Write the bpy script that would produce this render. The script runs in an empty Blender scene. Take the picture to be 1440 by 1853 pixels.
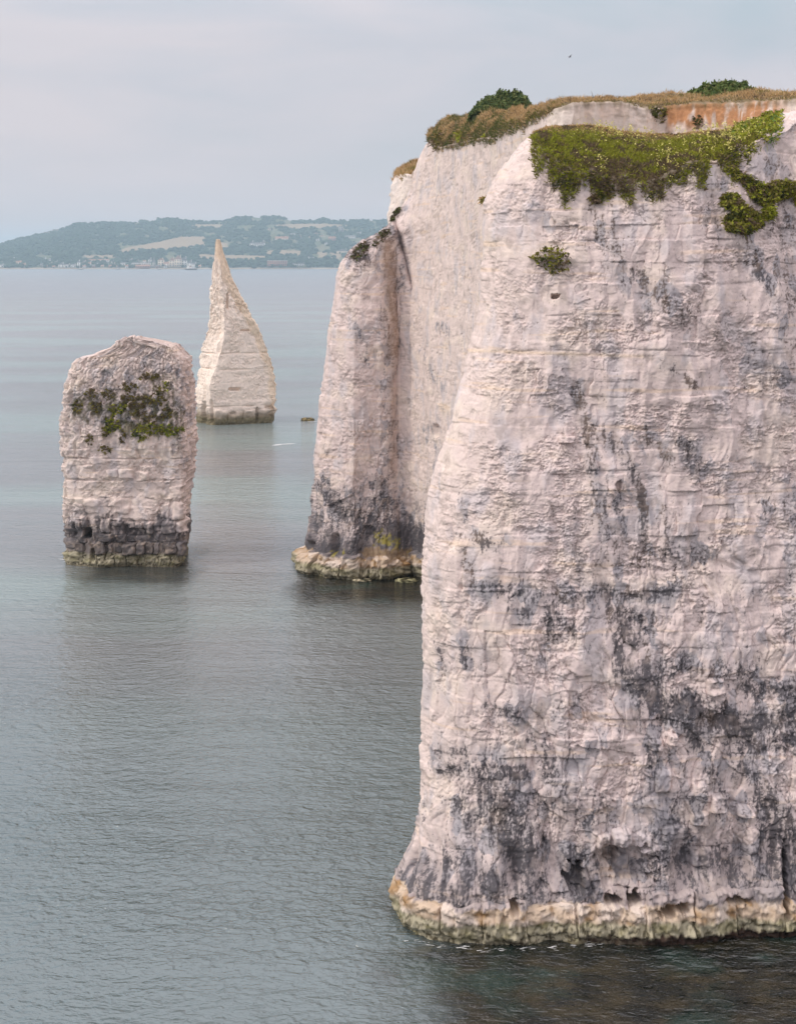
import bpy, math, random
import numpy as np

# ------------------------------------------------------------------ camera, sky, sun, exposure
sc = bpy.context.scene
F, H, HZ = 2600.0, 24.0, 474.0          # focal length in photo pixels, eye height (m), horizon row of the photo
cam = bpy.data.cameras.new('camera'); camo = bpy.data.objects.new('camera', cam)
sc.collection.objects.link(camo); sc.camera = camo
camo.location = (0, 0, H); camo.rotation_euler = (math.radians(90), 0, 0)
cam.sensor_fit = 'VERTICAL'; cam.sensor_height = 36.0; cam.lens = F / 1853 * 36
cam.shift_y = -(926.5 - HZ) / 1853
cam.clip_start = 0.5; cam.clip_end = 60000

SUN_EL, SUN_AZ = math.radians(38), math.radians(-104)      # azimuth from +Y towards +X
sundir = (math.cos(SUN_EL) * math.sin(SUN_AZ), math.cos(SUN_EL) * math.cos(SUN_AZ), math.sin(SUN_EL))
world = bpy.data.worlds.new('World'); sc.world = world; world.use_nodes = True
wt = world.node_tree; wn = wt.nodes; wl = wt.links
for n in list(wn): wn.remove(n)
def wnode(t, **k):
    n = wn.new(t)
    for a, b in k.items(): setattr(n, a, b)
    return n
wo = wnode('ShaderNodeOutputWorld')
sky = wnode('ShaderNodeTexSky', sky_type='NISHITA', sun_disc=False)
sky.sun_elevation = SUN_EL; sky.sun_rotation = SUN_AZ; sky.dust_density = 3.0
bg1 = wnode('ShaderNodeBackground'); bg1.inputs[1].default_value = 0.07
wl.new(sky.outputs[0], bg1.inputs[0])
tc = wnode('ShaderNodeTexCoord'); sep = wnode('ShaderNodeSeparateXYZ'); wl.new(tc.outputs['Generated'], sep.inputs[0])
mp = wnode('ShaderNodeMapping'); mp.inputs['Scale'].default_value = (1.6, 1.6, 9.0); mp.inputs['Location'].default_value = (3.1, 0.4, 0.9)
wl.new(tc.outputs['Generated'], mp.inputs[0])
nz = wnode('ShaderNodeTexNoise'); nz.inputs['Scale'].default_value = 1.3; nz.inputs['Detail'].default_value = 5; nz.inputs['Roughness'].default_value = 0.5
nz.inputs['Distortion'].default_value = 0.4
wl.new(mp.outputs[0], nz.inputs[0])
cr = wnode('ShaderNodeValToRGB'); el = cr.color_ramp.elements
el[0].position = 0.40; el[0].color = (0.455, 0.520, 0.575, 1)
el[1].position = 0.63; el[1].color = (0.680, 0.625, 0.655, 1)
e = cr.color_ramp.elements.new(0.52); e.color = (0.580, 0.575, 0.625, 1)
wl.new(nz.outputs[0], cr.inputs[0])
hr = wnode('ShaderNodeMapRange'); hr.inputs['From Min'].default_value = 0.0; hr.inputs['From Max'].default_value = 0.14
wl.new(sep.outputs['Z'], hr.inputs['Value'])
hm = wnode('ShaderNodeMix', data_type='RGBA'); wl.new(hr.outputs[0], hm.inputs[0])
hm.inputs[6].default_value = (0.70, 0.600, 0.610, 1); wl.new(cr.outputs[0], hm.inputs[7])
zr = wnode('ShaderNodeMapRange'); zr.inputs['From Min'].default_value = 0.15; zr.inputs['From Max'].default_value = 1.0
zr.inputs['To Min'].default_value = 1.0; zr.inputs['To Max'].default_value = 3.0
wl.new(sep.outputs['Z'], zr.inputs['Value'])
pk = wnode('ShaderNodeMapRange'); pk.inputs['From Min'].default_value = .15; pk.inputs['From Max'].default_value = .7; wl.new(sep.outputs['Z'], pk.inputs['Value'])
pm = wnode('ShaderNodeMix', data_type='RGBA'); wl.new(pk.outputs[0], pm.inputs[0]); wl.new(hm.outputs[2], pm.inputs[6]); pm.inputs[7].default_value = (.650, .600, .620, 1)
bg2 = wnode('ShaderNodeBackground'); wl.new(pm.outputs[2], bg2.inputs[0]); wl.new(zr.outputs[0], bg2.inputs[1])
mx = wnode('ShaderNodeMixShader'); mx.inputs[0].default_value = 0.88
wl.new(bg1.outputs[0], mx.inputs[1]); wl.new(bg2.outputs[0], mx.inputs[2]); wl.new(mx.outputs[0], wo.inputs[0])

sl = bpy.data.lights.new('sun', 'SUN'); sl.energy = 1.4; sl.angle = math.radians(10); sl.color = (1.0, 0.93, 0.84)
so = bpy.data.objects.new('sun', sl); sc.collection.objects.link(so)
from mathutils import Vector
so.rotation_euler = Vector(sundir).to_track_quat('Z', 'Y').to_euler(); so.location = (-40, -20, 90)
vs = sc.view_settings
vs.view_transform = 'Standard'; vs.look = 'None'; vs.gamma = 1.0; vs.use_curve_mapping = False; vs.exposure = 0.2
sc.cycles.use_denoising = True; sc.cycles.max_bounces = 6; sc.cycles.volume_bounces = 1
sc.cycles.volume_step_rate = 5
rng = np.random.default_rng(7); random.seed(7)

# ------------------------------------------------------------------ numeric helpers
def zat(py, D): return H + (HZ - py) / F * D
def xat(px, D): return (px - 720.0) / F * D
def pyat(z, D): return HZ + (H - z) * F / D
def pxat(x, D): return 720.0 + x * F / D
def sstep(a, b, x):
    t = np.clip((x - a) / (b - a), 0, 1); return t * t * (3 - 2 * t)
def tab(pairs, swap=False):
    a = np.array(sorted(pairs), float); return a[:, 0], a[:, 1]
def lut(t, x): return np.interp(x, t[0], t[1])
def ihash(ix, iy, seed):
    h = (ix.astype(np.int64) * 374761393 + iy.astype(np.int64) * 668265263 + seed * 974634777) & 0xffffffff
    h = ((h ^ (h >> 13)) * 1274126177) & 0xffffffff
    h = ((h ^ (h >> 16)) * 668265295) & 0xffffffff
    return (h ^ (h >> 15)) & 0xffffffff
def rnd2(ix, iy, seed): return ihash(ix, iy, seed) / 4294967296.0
def perlin(x, y, seed=0):
    x = np.asarray(x, float); y = np.asarray(y, float)
    x, y = np.broadcast_arrays(x, y)
    x0 = np.floor(x); y0 = np.floor(y); fx = x - x0; fy = y - y0
    u = fx * fx * fx * (fx * (fx * 6 - 15) + 10); v = fy * fy * fy * (fy * (fy * 6 - 15) + 10)
    def g(dx, dy):
        a = rnd2(x0 + dx, y0 + dy, seed) * (2 * math.pi)
        return np.cos(a) * (fx - dx) + np.sin(a) * (fy - dy)
    a = g(0, 0); b = g(1, 0); c = g(0, 1); d = g(1, 1)
    return 1.5 * ((a * (1 - u) + b * u) * (1 - v) + (c * (1 - u) + d * u) * v)
def fbm(x, y, o=4, seed=0, gain=0.5):
    s = 0; a = 1.0; t = 0
    for i in range(o):
        s = s + a * perlin(x * 2.03 ** i + 7.7 * i, y * 2.03 ** i - 3.3 * i, seed + 31 * i); t += a; a *= gain
    return s / t * 1.3
def ridged(x, y, o=3, seed=0, gain=0.5):
    s = 0; a = 1.0; t = 0
    for i in range(o):
        s = s + a * (1 - 2 * np.abs(perlin(x * 2.1 ** i, y * 2.1 ** i, seed + 13 * i))); t += a; a *= gain
    return s / t
def worley(x, y, seed=0):
    x0 = np.floor(x); y0 = np.floor(y)
    f1 = np.full(x.shape, 9.0); f2 = np.full(x.shape, 9.0); cid = np.zeros(x.shape)
    for dx in (-1, 0, 1):
        for dy in (-1, 0, 1):
            cx = x0 + dx; cy = y0 + dy
            d = (cx + rnd2(cx, cy, seed) - x) ** 2 + (cy + rnd2(cx, cy, seed + 5) - y) ** 2
            r = rnd2(cx, cy, seed + 9)
            near = d < f1
            f2 = np.where(near, f1, np.minimum(f2, d)); cid = np.where(near, r, cid); f1 = np.where(near, d, f1)
    return np.sqrt(f1), np.sqrt(f2), cid
def seg_mask(px, py, segs):
    """soft strokes on the rock: (x0, y0, x1, y1, radius, weight)"""
    m = np.zeros(px.shape)
    for x0, y0, x1, y1, r, w in segs:
        dx, dy = x1 - x0, y1 - y0; L = dx * dx + dy * dy + 1e-6
        t = np.clip(((px - x0) * dx + (py - y0) * dy) / L, 0, 1)
        d2 = (px - x0 - t * dx) ** 2 + (py - y0 - t * dy) ** 2
        m = np.maximum(m, w * np.exp(-d2 / (r * r * 2.0)))
    return m
def mixc(c, col, m): return c * (1 - m[..., None]) + np.array(col) * m[..., None]
def in_poly(px, py, poly):
    ins = np.zeros(px.shape, bool); n = len(poly); j = n - 1
    for i in range(n):
        xi, yi = poly[i]; xj, yj = poly[j]
        c = ((yi > py) != (yj > py)) & (px < (xj - xi) * (py - yi) / (yj - yi + 1e-9) + xi)
        ins ^= c; j = i
    return ins

# ------------------------------------------------------------------ object helpers
def tag(o, label=None, cat=None, group=None, kind=None):
    if label: o['label'] = label
    if cat: o['category'] = cat
    if group: o['group'] = group
    if kind: o['kind'] = kind
    return o
def raw_mesh(name, V, Q, mat, parent=None, col=None, smooth=True, tri=False):
    me = bpy.data.meshes.new(name); V = np.asarray(V, np.float32).reshape(-1, 3); Q = np.asarray(Q, np.int32)
    k = Q.shape[1]
    me.vertices.add(len(V)); me.vertices.foreach_set('co', V.ravel())
    me.loops.add(Q.size); me.loops.foreach_set('vertex_index', Q.ravel())
    me.polygons.add(len(Q)); me.polygons.foreach_set('loop_start', np.arange(0, Q.size, k, dtype=np.int32))
    if smooth: me.polygons.foreach_set('use_smooth', np.ones(len(Q), bool))
    me.update(calc_edges=True)
    if col is not None:
        a = me.color_attributes.new('col', 'FLOAT_COLOR', 'POINT')
        c = np.ones((len(V), 4), np.float32); c[:, :3] = np.asarray(col).reshape(-1, 3); a.data.foreach_set('color', c.ravel())
    if mat: me.materials.append(mat)
    o = bpy.data.objects.new(name, me); sc.collection.objects.link(o)
    if parent: o.parent = parent
    return o
def grid_faces(nv, nu, wrap=False):
    j = np.arange(nu if wrap else nu - 1); i = np.arange(nv - 1)
    I, J = np.meshgrid(i, j, indexing='ij'); J2 = (J + 1) % nu
    return np.stack([I * nu + J, I * nu + J2, (I + 1) * nu + J2, (I + 1) * nu + J], -1).reshape(-1, 4)
def grid_normals(P, wrap=False):
    if wrap: du = np.roll(P, -1, 1) - np.roll(P, 1, 1)
    else: du = np.gradient(P, axis=1)
    dv = np.gradient(P, axis=0); n = np.cross(du, dv)
    a = np.linalg.norm(n, axis=-1, keepdims=True); return n / np.maximum(a, 1e-9), a[..., 0]
def smooth_rows(A, it=6):
    for _ in range(it):
        B = A.copy(); B[:, 1:-1] = (A[:, :-2] + 2 * A[:, 1:-1] + A[:, 2:]) / 4; A = B
    return A
def box_mesh(parts):
    """list of (cx,cy,cz,sx,sy,sz) boxes -> V,Q"""
    V = []; Q = []
    for cx, cy, cz, sx, sy, sz in parts:
        b = len(V)
        for dz in (-.5, .5):
            for dx, dy in ((-.5, -.5), (.5, -.5), (.5, .5), (-.5, .5)): V.append((cx + dx * sx, cy + dy * sy, cz + dz * sz))
        Q += [(b, b + 3, b + 2, b + 1), (b + 4, b + 5, b + 6, b + 7)] + [(b + i, b + (i + 1) % 4, b + 4 + (i + 1) % 4, b + 4 + i) for i in range(4)]
    return V, Q
def boxes(name, parts, mat, parent=None):
    V, Q = box_mesh(parts); return raw_mesh(name, V, Q, mat, parent, smooth=False)

# ------------------------------------------------------------------ materials
def new_mat(name):
    m = bpy.data.materials.new(name); m.use_nodes = True
    nt = m.node_tree; return m, nt, nt.nodes['Principled BSDF']
def rock_mat(name, k=1.0, bump=0.5):
    m, nt, bs = new_mat(name); N = nt.nodes; L = nt.links
    at = N.new('ShaderNodeAttribute'); at.attribute_name = 'col'
    gm = N.new('ShaderNodeNewGeometry')
    n1 = N.new('ShaderNodeTexNoise'); n1.inputs['Scale'].default_value = 2.2 * k; n1.inputs['Detail'].default_value = 8; n1.inputs['Roughness'].default_value = 0.65
    n2 = N.new('ShaderNodeTexNoise'); n2.inputs['Scale'].default_value = 9 * k; n2.inputs['Detail'].default_value = 6; n2.inputs['Roughness'].default_value = 0.7
    for n in (n1, n2): L.new(gm.outputs['Position'], n.inputs['Vector'])
    mr = N.new('ShaderNodeMapRange'); mr.inputs['From Min'].default_value = 0.3; mr.inputs['From Max'].default_value = 0.7
    mr.inputs['To Min'].default_value = 0.86; mr.inputs['To Max'].default_value = 1.1
    L.new(n1.outputs[0], mr.inputs['Value'])
    mm = N.new('ShaderNodeVectorMath'); mm.operation = 'SCALE'; L.new(at.outputs['Color'], mm.inputs[0]); L.new(mr.outputs[0], mm.inputs['Scale'])
    L.new(mm.outputs[0], bs.inputs['Base Color'])
    ad = N.new('ShaderNodeMath'); ad.operation = 'ADD'; L.new(n1.outputs[0], ad.inputs[0]); L.new(n2.outputs[0], ad.inputs[1])
    bp = N.new('ShaderNodeBump'); bp.inputs['Strength'].default_value = bump; bp.inputs['Distance'].default_value = 0.12 / k
    L.new(ad.outputs[0], bp.inputs['Height']); L.new(bp.outputs[0], bs.inputs['Normal'])
    bs.inputs['Roughness'].default_value = 0.93; bs.inputs['Specular IOR Level'].default_value = 0.15
    return m
def plain(name, col, rough=0.8, spec=0.2, var=0.0, scale=1.0):
    m, nt, bs = new_mat(name); bs.inputs['Roughness'].default_value = rough; bs.inputs['Specular IOR Level'].default_value = spec
    bs.inputs['Base Color'].default_value = (*col, 1)
    N = nt.nodes; L = nt.links
    gm = N.new('ShaderNodeNewGeometry'); n = N.new('ShaderNodeTexNoise'); n.inputs['Scale'].default_value = scale; n.inputs['Detail'].default_value = 4
    L.new(gm.outputs['Position'], n.inputs['Vector'])
    c = N.new('ShaderNodeValToRGB'); v = var
    c.color_ramp.elements[0].position = .3; c.color_ramp.elements[1].position = .7
    c.color_ramp.elements[0].color = (*[x * (1 - v) for x in col], 1); c.color_ramp.elements[1].color = (*[min(1, x * (1 + v)) for x in col], 1)
    L.new(n.outputs[0], c.inputs[0]); L.new(c.outputs[0], bs.inputs['Base Color'])
    return m
def leaf_mat(name, transl=0.25):
    m, nt, bs = new_mat(name); N = nt.nodes; L = nt.links
    at = N.new('ShaderNodeAttribute'); at.attribute_name = 'col'; L.new(at.outputs['Color'], bs.inputs['Base Color'])
    bs.inputs['Roughness'].default_value = 0.7; bs.inputs['Specular IOR Level'].default_value = 0.2
    tr = N.new('ShaderNodeBsdfTranslucent'); L.new(at.outputs['Color'], tr.inputs[0])
    ms = N.new('ShaderNodeMixShader'); ms.inputs[0].default_value = transl
    L.new(bs.outputs[0], ms.inputs[1]); L.new(tr.outputs[0], ms.inputs[2])
    L.new(ms.outputs[0], N['Material Output'].inputs['Surface']); return m
M_CHALK = rock_mat('chalk', 1.6, 0.35)
M_CHALK_FAR = rock_mat('chalk_far', 1.0, 0.4)
M_LEAF = leaf_mat('leaves')

# ------------------------------------------------------------------ chalk relief and colour
def chalk_relief(S, Z, seed, blocky=0.5, flute=1.0, rough=1.0, bed=0.85, lowrough=1.0):
    w1 = fbm(S / 4, Z / 4, 3, seed); w2 = fbm(S / 1.3, Z / 1.3, 3, seed + 3)
    sw = S + .45 * w1 + .12 * w2
    d = 0.55 * fbm(S / 7, Z / 12, 3, seed + 11)
    d = d + flute * 0.22 * ridged(sw / 2.1, Z / 8 + w1 * .4, 3, seed + 17)
    zw = Z + .10 * fbm(S / 3, Z / 3, 2, seed + 23) + .03 * w2
    zb = zw / bed + 0.30 * np.sin(zw * 1.31 + seed) + 0.15 * np.sin(zw * 3.7)
    b = np.floor(zb); fb = zb - b
    patch = sstep(-.25, .25, fbm(S / 3.2, Z / 2.6, 3, seed + 41))          # where jointing shows
    d = d + 0.055 * perlin(S / 2.2 + b * 17.31, b * 3.17, seed + 29)
    gb = np.exp(-((np.minimum(fb, 1 - fb)) * bed / 0.045) ** 2)
    d = d - (0.01 + 0.035 * blocky) * gb * sstep(.0, .35, perlin(S / 1.7, b * 5.13, seed + 33) + (blocky - .5) * .5)
    wd = (0.75 + 0.7 * rnd2(b, b * 0, seed + 2)); cc = sw / wd + rnd2(b, b * 0, seed + 4) * 7 + .25 * w2
    c = np.floor(cc); fc = cc - c
    h1 = rnd2(b, c, seed + 6) - .5; h2 = rnd2(b, c, seed + 8) - .5; h3 = rnd2(b, c, seed + 10) - .5
    d = d + blocky * patch * (0.26 * h1 + 0.22 * h2 * (fc - .5) + 0.16 * h3 * (fb - .5))
    gc = np.exp(-((np.minimum(fc, 1 - fc)) * wd / 0.045) ** 2)
    d = d - 0.08 * blocky * gc * patch * (rnd2(b, c, seed + 12) > .3)
    # smaller fractures
    zb2 = zw / .33 + w2 * .6; b2 = np.floor(zb2); c2v = sw / .37 + rnd2(b2, b2 * 0, seed + 14) * 5 + w2; c2 = np.floor(c2v)
    h4 = rnd2(b2, c2, seed + 16)
    p2 = sstep(-.1, .3, fbm(S / 1.6, Z / 1.3, 3, seed + 45))
    d = d + rough * p2 * .075 * (h4 - .5)
    rm = .18 + 1.05 * sstep(-.12, .28, fbm(S / 2.3, Z / 1.7, 3, seed + 49))      # smooth slabs beside rough patches
    rough = rough * rm
    f1, f2, cid = worley(sw / 0.75 + .5 * w2, Z / 1.35 + .5 * w1, seed + 51)
    d = d + rm * (0.10 * (cid - .5) - 0.05 * f1)
    f1, f2, cid = worley(sw / 0.31 + .7 * w2, Z / 0.36 - .6 * w2, seed + 53)
    d = d + rough * (0.045 * (cid - .5) - 0.015 * f1)
    f1, f2, cid = worley(sw / 0.16 + 1.3 * w2, Z / (.13 + .15 * sstep(20, 10, Z)) - .8 * w2, seed + 61)
    d = d + rough * (.045 * (cid - .5) - .035 * np.exp(-((f2 - f1) / .16) ** 2)) + rough * .05 * fbm(S / .35, Z / .2, 4, seed + 67, .65)
    lowm = sstep(17, 7, Z) * lowrough
    f1, f2, cid = worley(sw / 0.50 + .3 * w2, Z / 1.5 + .5 * w1, seed + 63)
    d = d + lowm * (.13 * (cid - .5) - .05 * np.exp(-((f2 - f1) / .10) ** 2))
    f1, f2, cid = worley(sw / 1.3 + .4 * w2, Z / 1.7, seed + 65)
    d = d + (.02 + .08 * lowm) * (cid - .5)
    return d
PINK, CREAM, GREYB, BROWN, DARK = (.69, .572, .54), (.745, .63, .55), (.57, .515, .52), (.12, .088, .072), (.075, .07, .078)
def chalk_color(S, Z, seed, stain, warm=0.0, dark=0.0):
    c = np.zeros(S.shape + (3,)) + np.array(PINK)
    a = fbm(S / 2.6, Z / 1.6, 4, seed + 101)
    c = mixc(c, CREAM, np.clip(sstep(0, .5, a) * .6 + warm, 0, 1))
    c = mixc(c, GREYB, .75 * sstep(.0, .5, fbm(S / 1.1, Z / 2.2, 4, seed + 103)))
    c = mixc(c, (.78, .57, .38), .35 * sstep(.35, .6, fbm(S / 5, Z / .35, 3, seed + 105)))
    n = fbm(S / .27, Z / 1.0, 5, seed + 107, .7); n2 = fbm(S / .10, Z / .13, 3, seed + 109, .75); n3 = fbm(S / .9, Z / .22, 3, seed + 108)
    wq = fbm(S / .7, Z / .7, 3, seed + 120); f1, f2, cid = worley(S / .42 + .6 * wq, Z / .75 + .5 * wq, seed + 121); n3 = n3 + 1.5 * (cid - .5)
    st = sstep(.56, .98, stain * .82 + .85 * n + .75 * n2 + .2 * n3)
    sm = sstep(.2, .85, stain + .45 * n + .2 * n3) * .34
    c = mixc(c, (.36, .335, .345), sm)
    c = mixc(c, (.30, .30, .335), .6 * sstep(.60, .85, cid) * sstep(.12, .35, stain + .25 * wq))
    tone = sstep(-.3, .3, fbm(S / 1.5, Z / 1.5, 2, seed + 111) + dark)[..., None]
    dk = np.array(BROWN) * (1 - tone) + np.array(DARK) * tone
    m = (st * .88)[..., None]; c = c * (1 - m) + dk * m
    c = mixc(c, (.40, .33, .30), .55 * sstep(.15, .55, fbm(S / .8 + 3, Z / .9, 4, seed + 115, .65)))
    # thin scattered specks of lichen
    sp = sstep(.55, .7, n2 * .8 + .5 * fbm(S / 1.2, Z / 2.4, 3, seed + 113)) * .6
    c = mixc(c, BROWN, sp)
    return c
def tidal_color(c, S, Z, seed, k=1.0, weed=1.0, black=1.0, blacktop=4.2, ochre=1.0):
    """bands above the water: weed, rough pale olive, ochre, then dark grey algae"""
    n = fbm(S / .9, Z / 1.6, 4, seed + 201); n2 = fbm(S / .22, Z / .22, 3, seed + 203, .65); n3 = fbm(S / 3.5, Z / 9, 3, seed + 205)
    zz = Z / k
    bl = black * sstep(.05, .4, .60 - (zz - 2.2) / (blacktop - 2.0 + 2.2 * n3) * .62 + .5 * n + .25 * n2 + .12)
    c = mixc(c, (.085, .080, .088), bl * (.93 - .45 * sstep(.1, .5, fbm(S / .35, Z / .8, 3, seed + 215) + .0)))
    e1 = 1.95 + .38 * n + .15 * n2
    och = sstep(e1 + .06, e1 - .06, zz) * ochre
    oc = mixc(np.zeros(S.shape + (3,)) + np.array((.56, .44, .33)), (.35, .22, .11), sstep(.0, .4, fbm(S / .8, Z / .7, 3, seed + 207)))
    oc = mixc(oc, (.66, .56, .48), sstep(-.1, .3, fbm(S / 1.3, Z / .9, 3, seed + 209)))
    c = c * (1 - och[..., None]) + oc * och[..., None]
    e2 = 1.10 + .2 * n + .12 * n2
    ol = sstep(e2 + .14, e2 - .12, zz)
    lc = mixc(np.zeros(S.shape + (3,)) + np.array((.43, .39, .28)), (.12, .105, .065), sstep(-.05, .3, n2))
    lc = mixc(lc, (.27, .25, .13), .5 * sstep(.0, .4, fbm(S / 1.1, Z / .5, 3, seed + 211)))
    c = c * (1 - ol[..., None]) + lc * ol[..., None]
    e3 = .40 * weed + .28 * n + .18 * n2
    wd = sstep(e3 + .08, e3 - .08, zz) * weed
    c = mixc(c, (.035, .018, .015), np.clip(wd, 0, 1) * .95)
    return c

CL = {}                                     # stored surfaces of the cliffs
def sample(name, jf, z):
    """point, outward normal and arc coordinate of a cliff's smooth surface at column jf and height z"""
    c = CL[name]; P0, N0, S0, Q0, C0 = c['P0'], c['N0'], c['S'], c['Q'], c['C']
    j0 = np.clip(np.floor(jf).astype(int), 0, P0.shape[1] - 2); t = (jf - j0)[..., None]
    zc = P0[:c['nface'], :, 2]
    jj = np.clip(np.round(jf).astype(int), 0, P0.shape[1] - 1)
    za = zc[0, jj]; zb_ = zc[-1, jj]
    r = (z - za) / (zb_ - za) * (c['nface'] - 1)
    i0 = np.clip(np.floor(r).astype(int), 0, c['nface'] - 2); q = (r - i0)[..., None]
    def bl(A):
        if A.ndim == 2: A = A[..., None]
        return (A[i0, j0] * (1 - t) + A[i0, j0 + 1] * t) * (1 - q) + (A[i0 + 1, j0] * (1 - t) + A[i0 + 1, j0 + 1] * t) * q
    return bl(Q0), bl(N0), bl(S0)[..., 0], bl(C0)
def col_at_px(name, px, z):
    """column whose smooth surface shows at photo column px at height z (front part only)"""
    c = CL[name]; a, b = c['front']; P0 = c['P0']; zc = P0[:c['nface'], (a + b) // 2, 2]
    i = int(np.clip(np.searchsorted(zc, z), 0, c['nface'] - 1))
    row = P0[i, a:b]; p = pxat(row[:, 0], row[:, 1])
    return a + float(np.interp(px, p, np.arange(b - a)))
def rock_block(cl, j0, j1, z0, z1, proud, seed, parent, mat, name='rock_block', na=26, nb=26, sharp=7, color=None, sink=.25, tilt=0.0):
    a = np.linspace(0, 1, na); b = np.linspace(0, 1, nb)
    # denser at the rims
    a = .5 - .5 * np.cos(a * math.pi) * (.6 + .4 * np.abs(np.cos(a * math.pi))); b = .5 - .5 * np.cos(b * math.pi) * (.6 + .4 * np.abs(np.cos(b * math.pi)))
    B, A = np.meshgrid(b, a, indexing='ij')
    jw = (j1 - j0); zh = (z1 - z0)
    J = j0 + jw * A + jw * .05 * perlin(B * 1.7 + seed, A * 1.3, seed)
    Zc = z0 + zh * B + zh * .07 * perlin(A * 1.9 + seed, B + 9, seed + 1) + tilt * (A - .5) * zh
    P, N, S, C = sample(cl, J, Zc)
    e = (1 - np.abs(2 * A - 1) ** sharp) * (1 - np.abs(2 * B - 1) ** sharp)
    e = np.clip(e * 1.25, 0, 1)
    r = .16 * proud * fbm(S / .5, Zc / .5, 3, seed + 7) + .05 * ridged(S / .25, Zc / .2, 3, seed + 9) + .1 * proud * (rnd2(np.array([seed]), np.array([3]), 1)[0] - .5) * (A - .5)
    if name == 'ledge_block':
        f1, f2, cid = worley(S / .28, Zc / .2, seed); r = r + .12 * (cid - .5) - .10 * f1 + .13 * fbm(S / .8, Zc / .35, 4, 77, .6) - .35 * sstep(.35, -.1, Zc)
    d = (proud + sink) * e - sink + r * e
    Nh = N.copy(); Nh[..., 2] *= .2; Nh /= np.linalg.norm(Nh, axis=-1, keepdims=True)
    Q = P + Nh * d[..., None]
    c = C if color is None else C * .35 + color(S, Zc) * .65
    return raw_mesh(name, Q, grid_faces(nb, na), mat, parent, c)
def project(P):
    D = P[..., 1]; return pxat(P[..., 0], D), pyat(P[..., 2], D)

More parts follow.
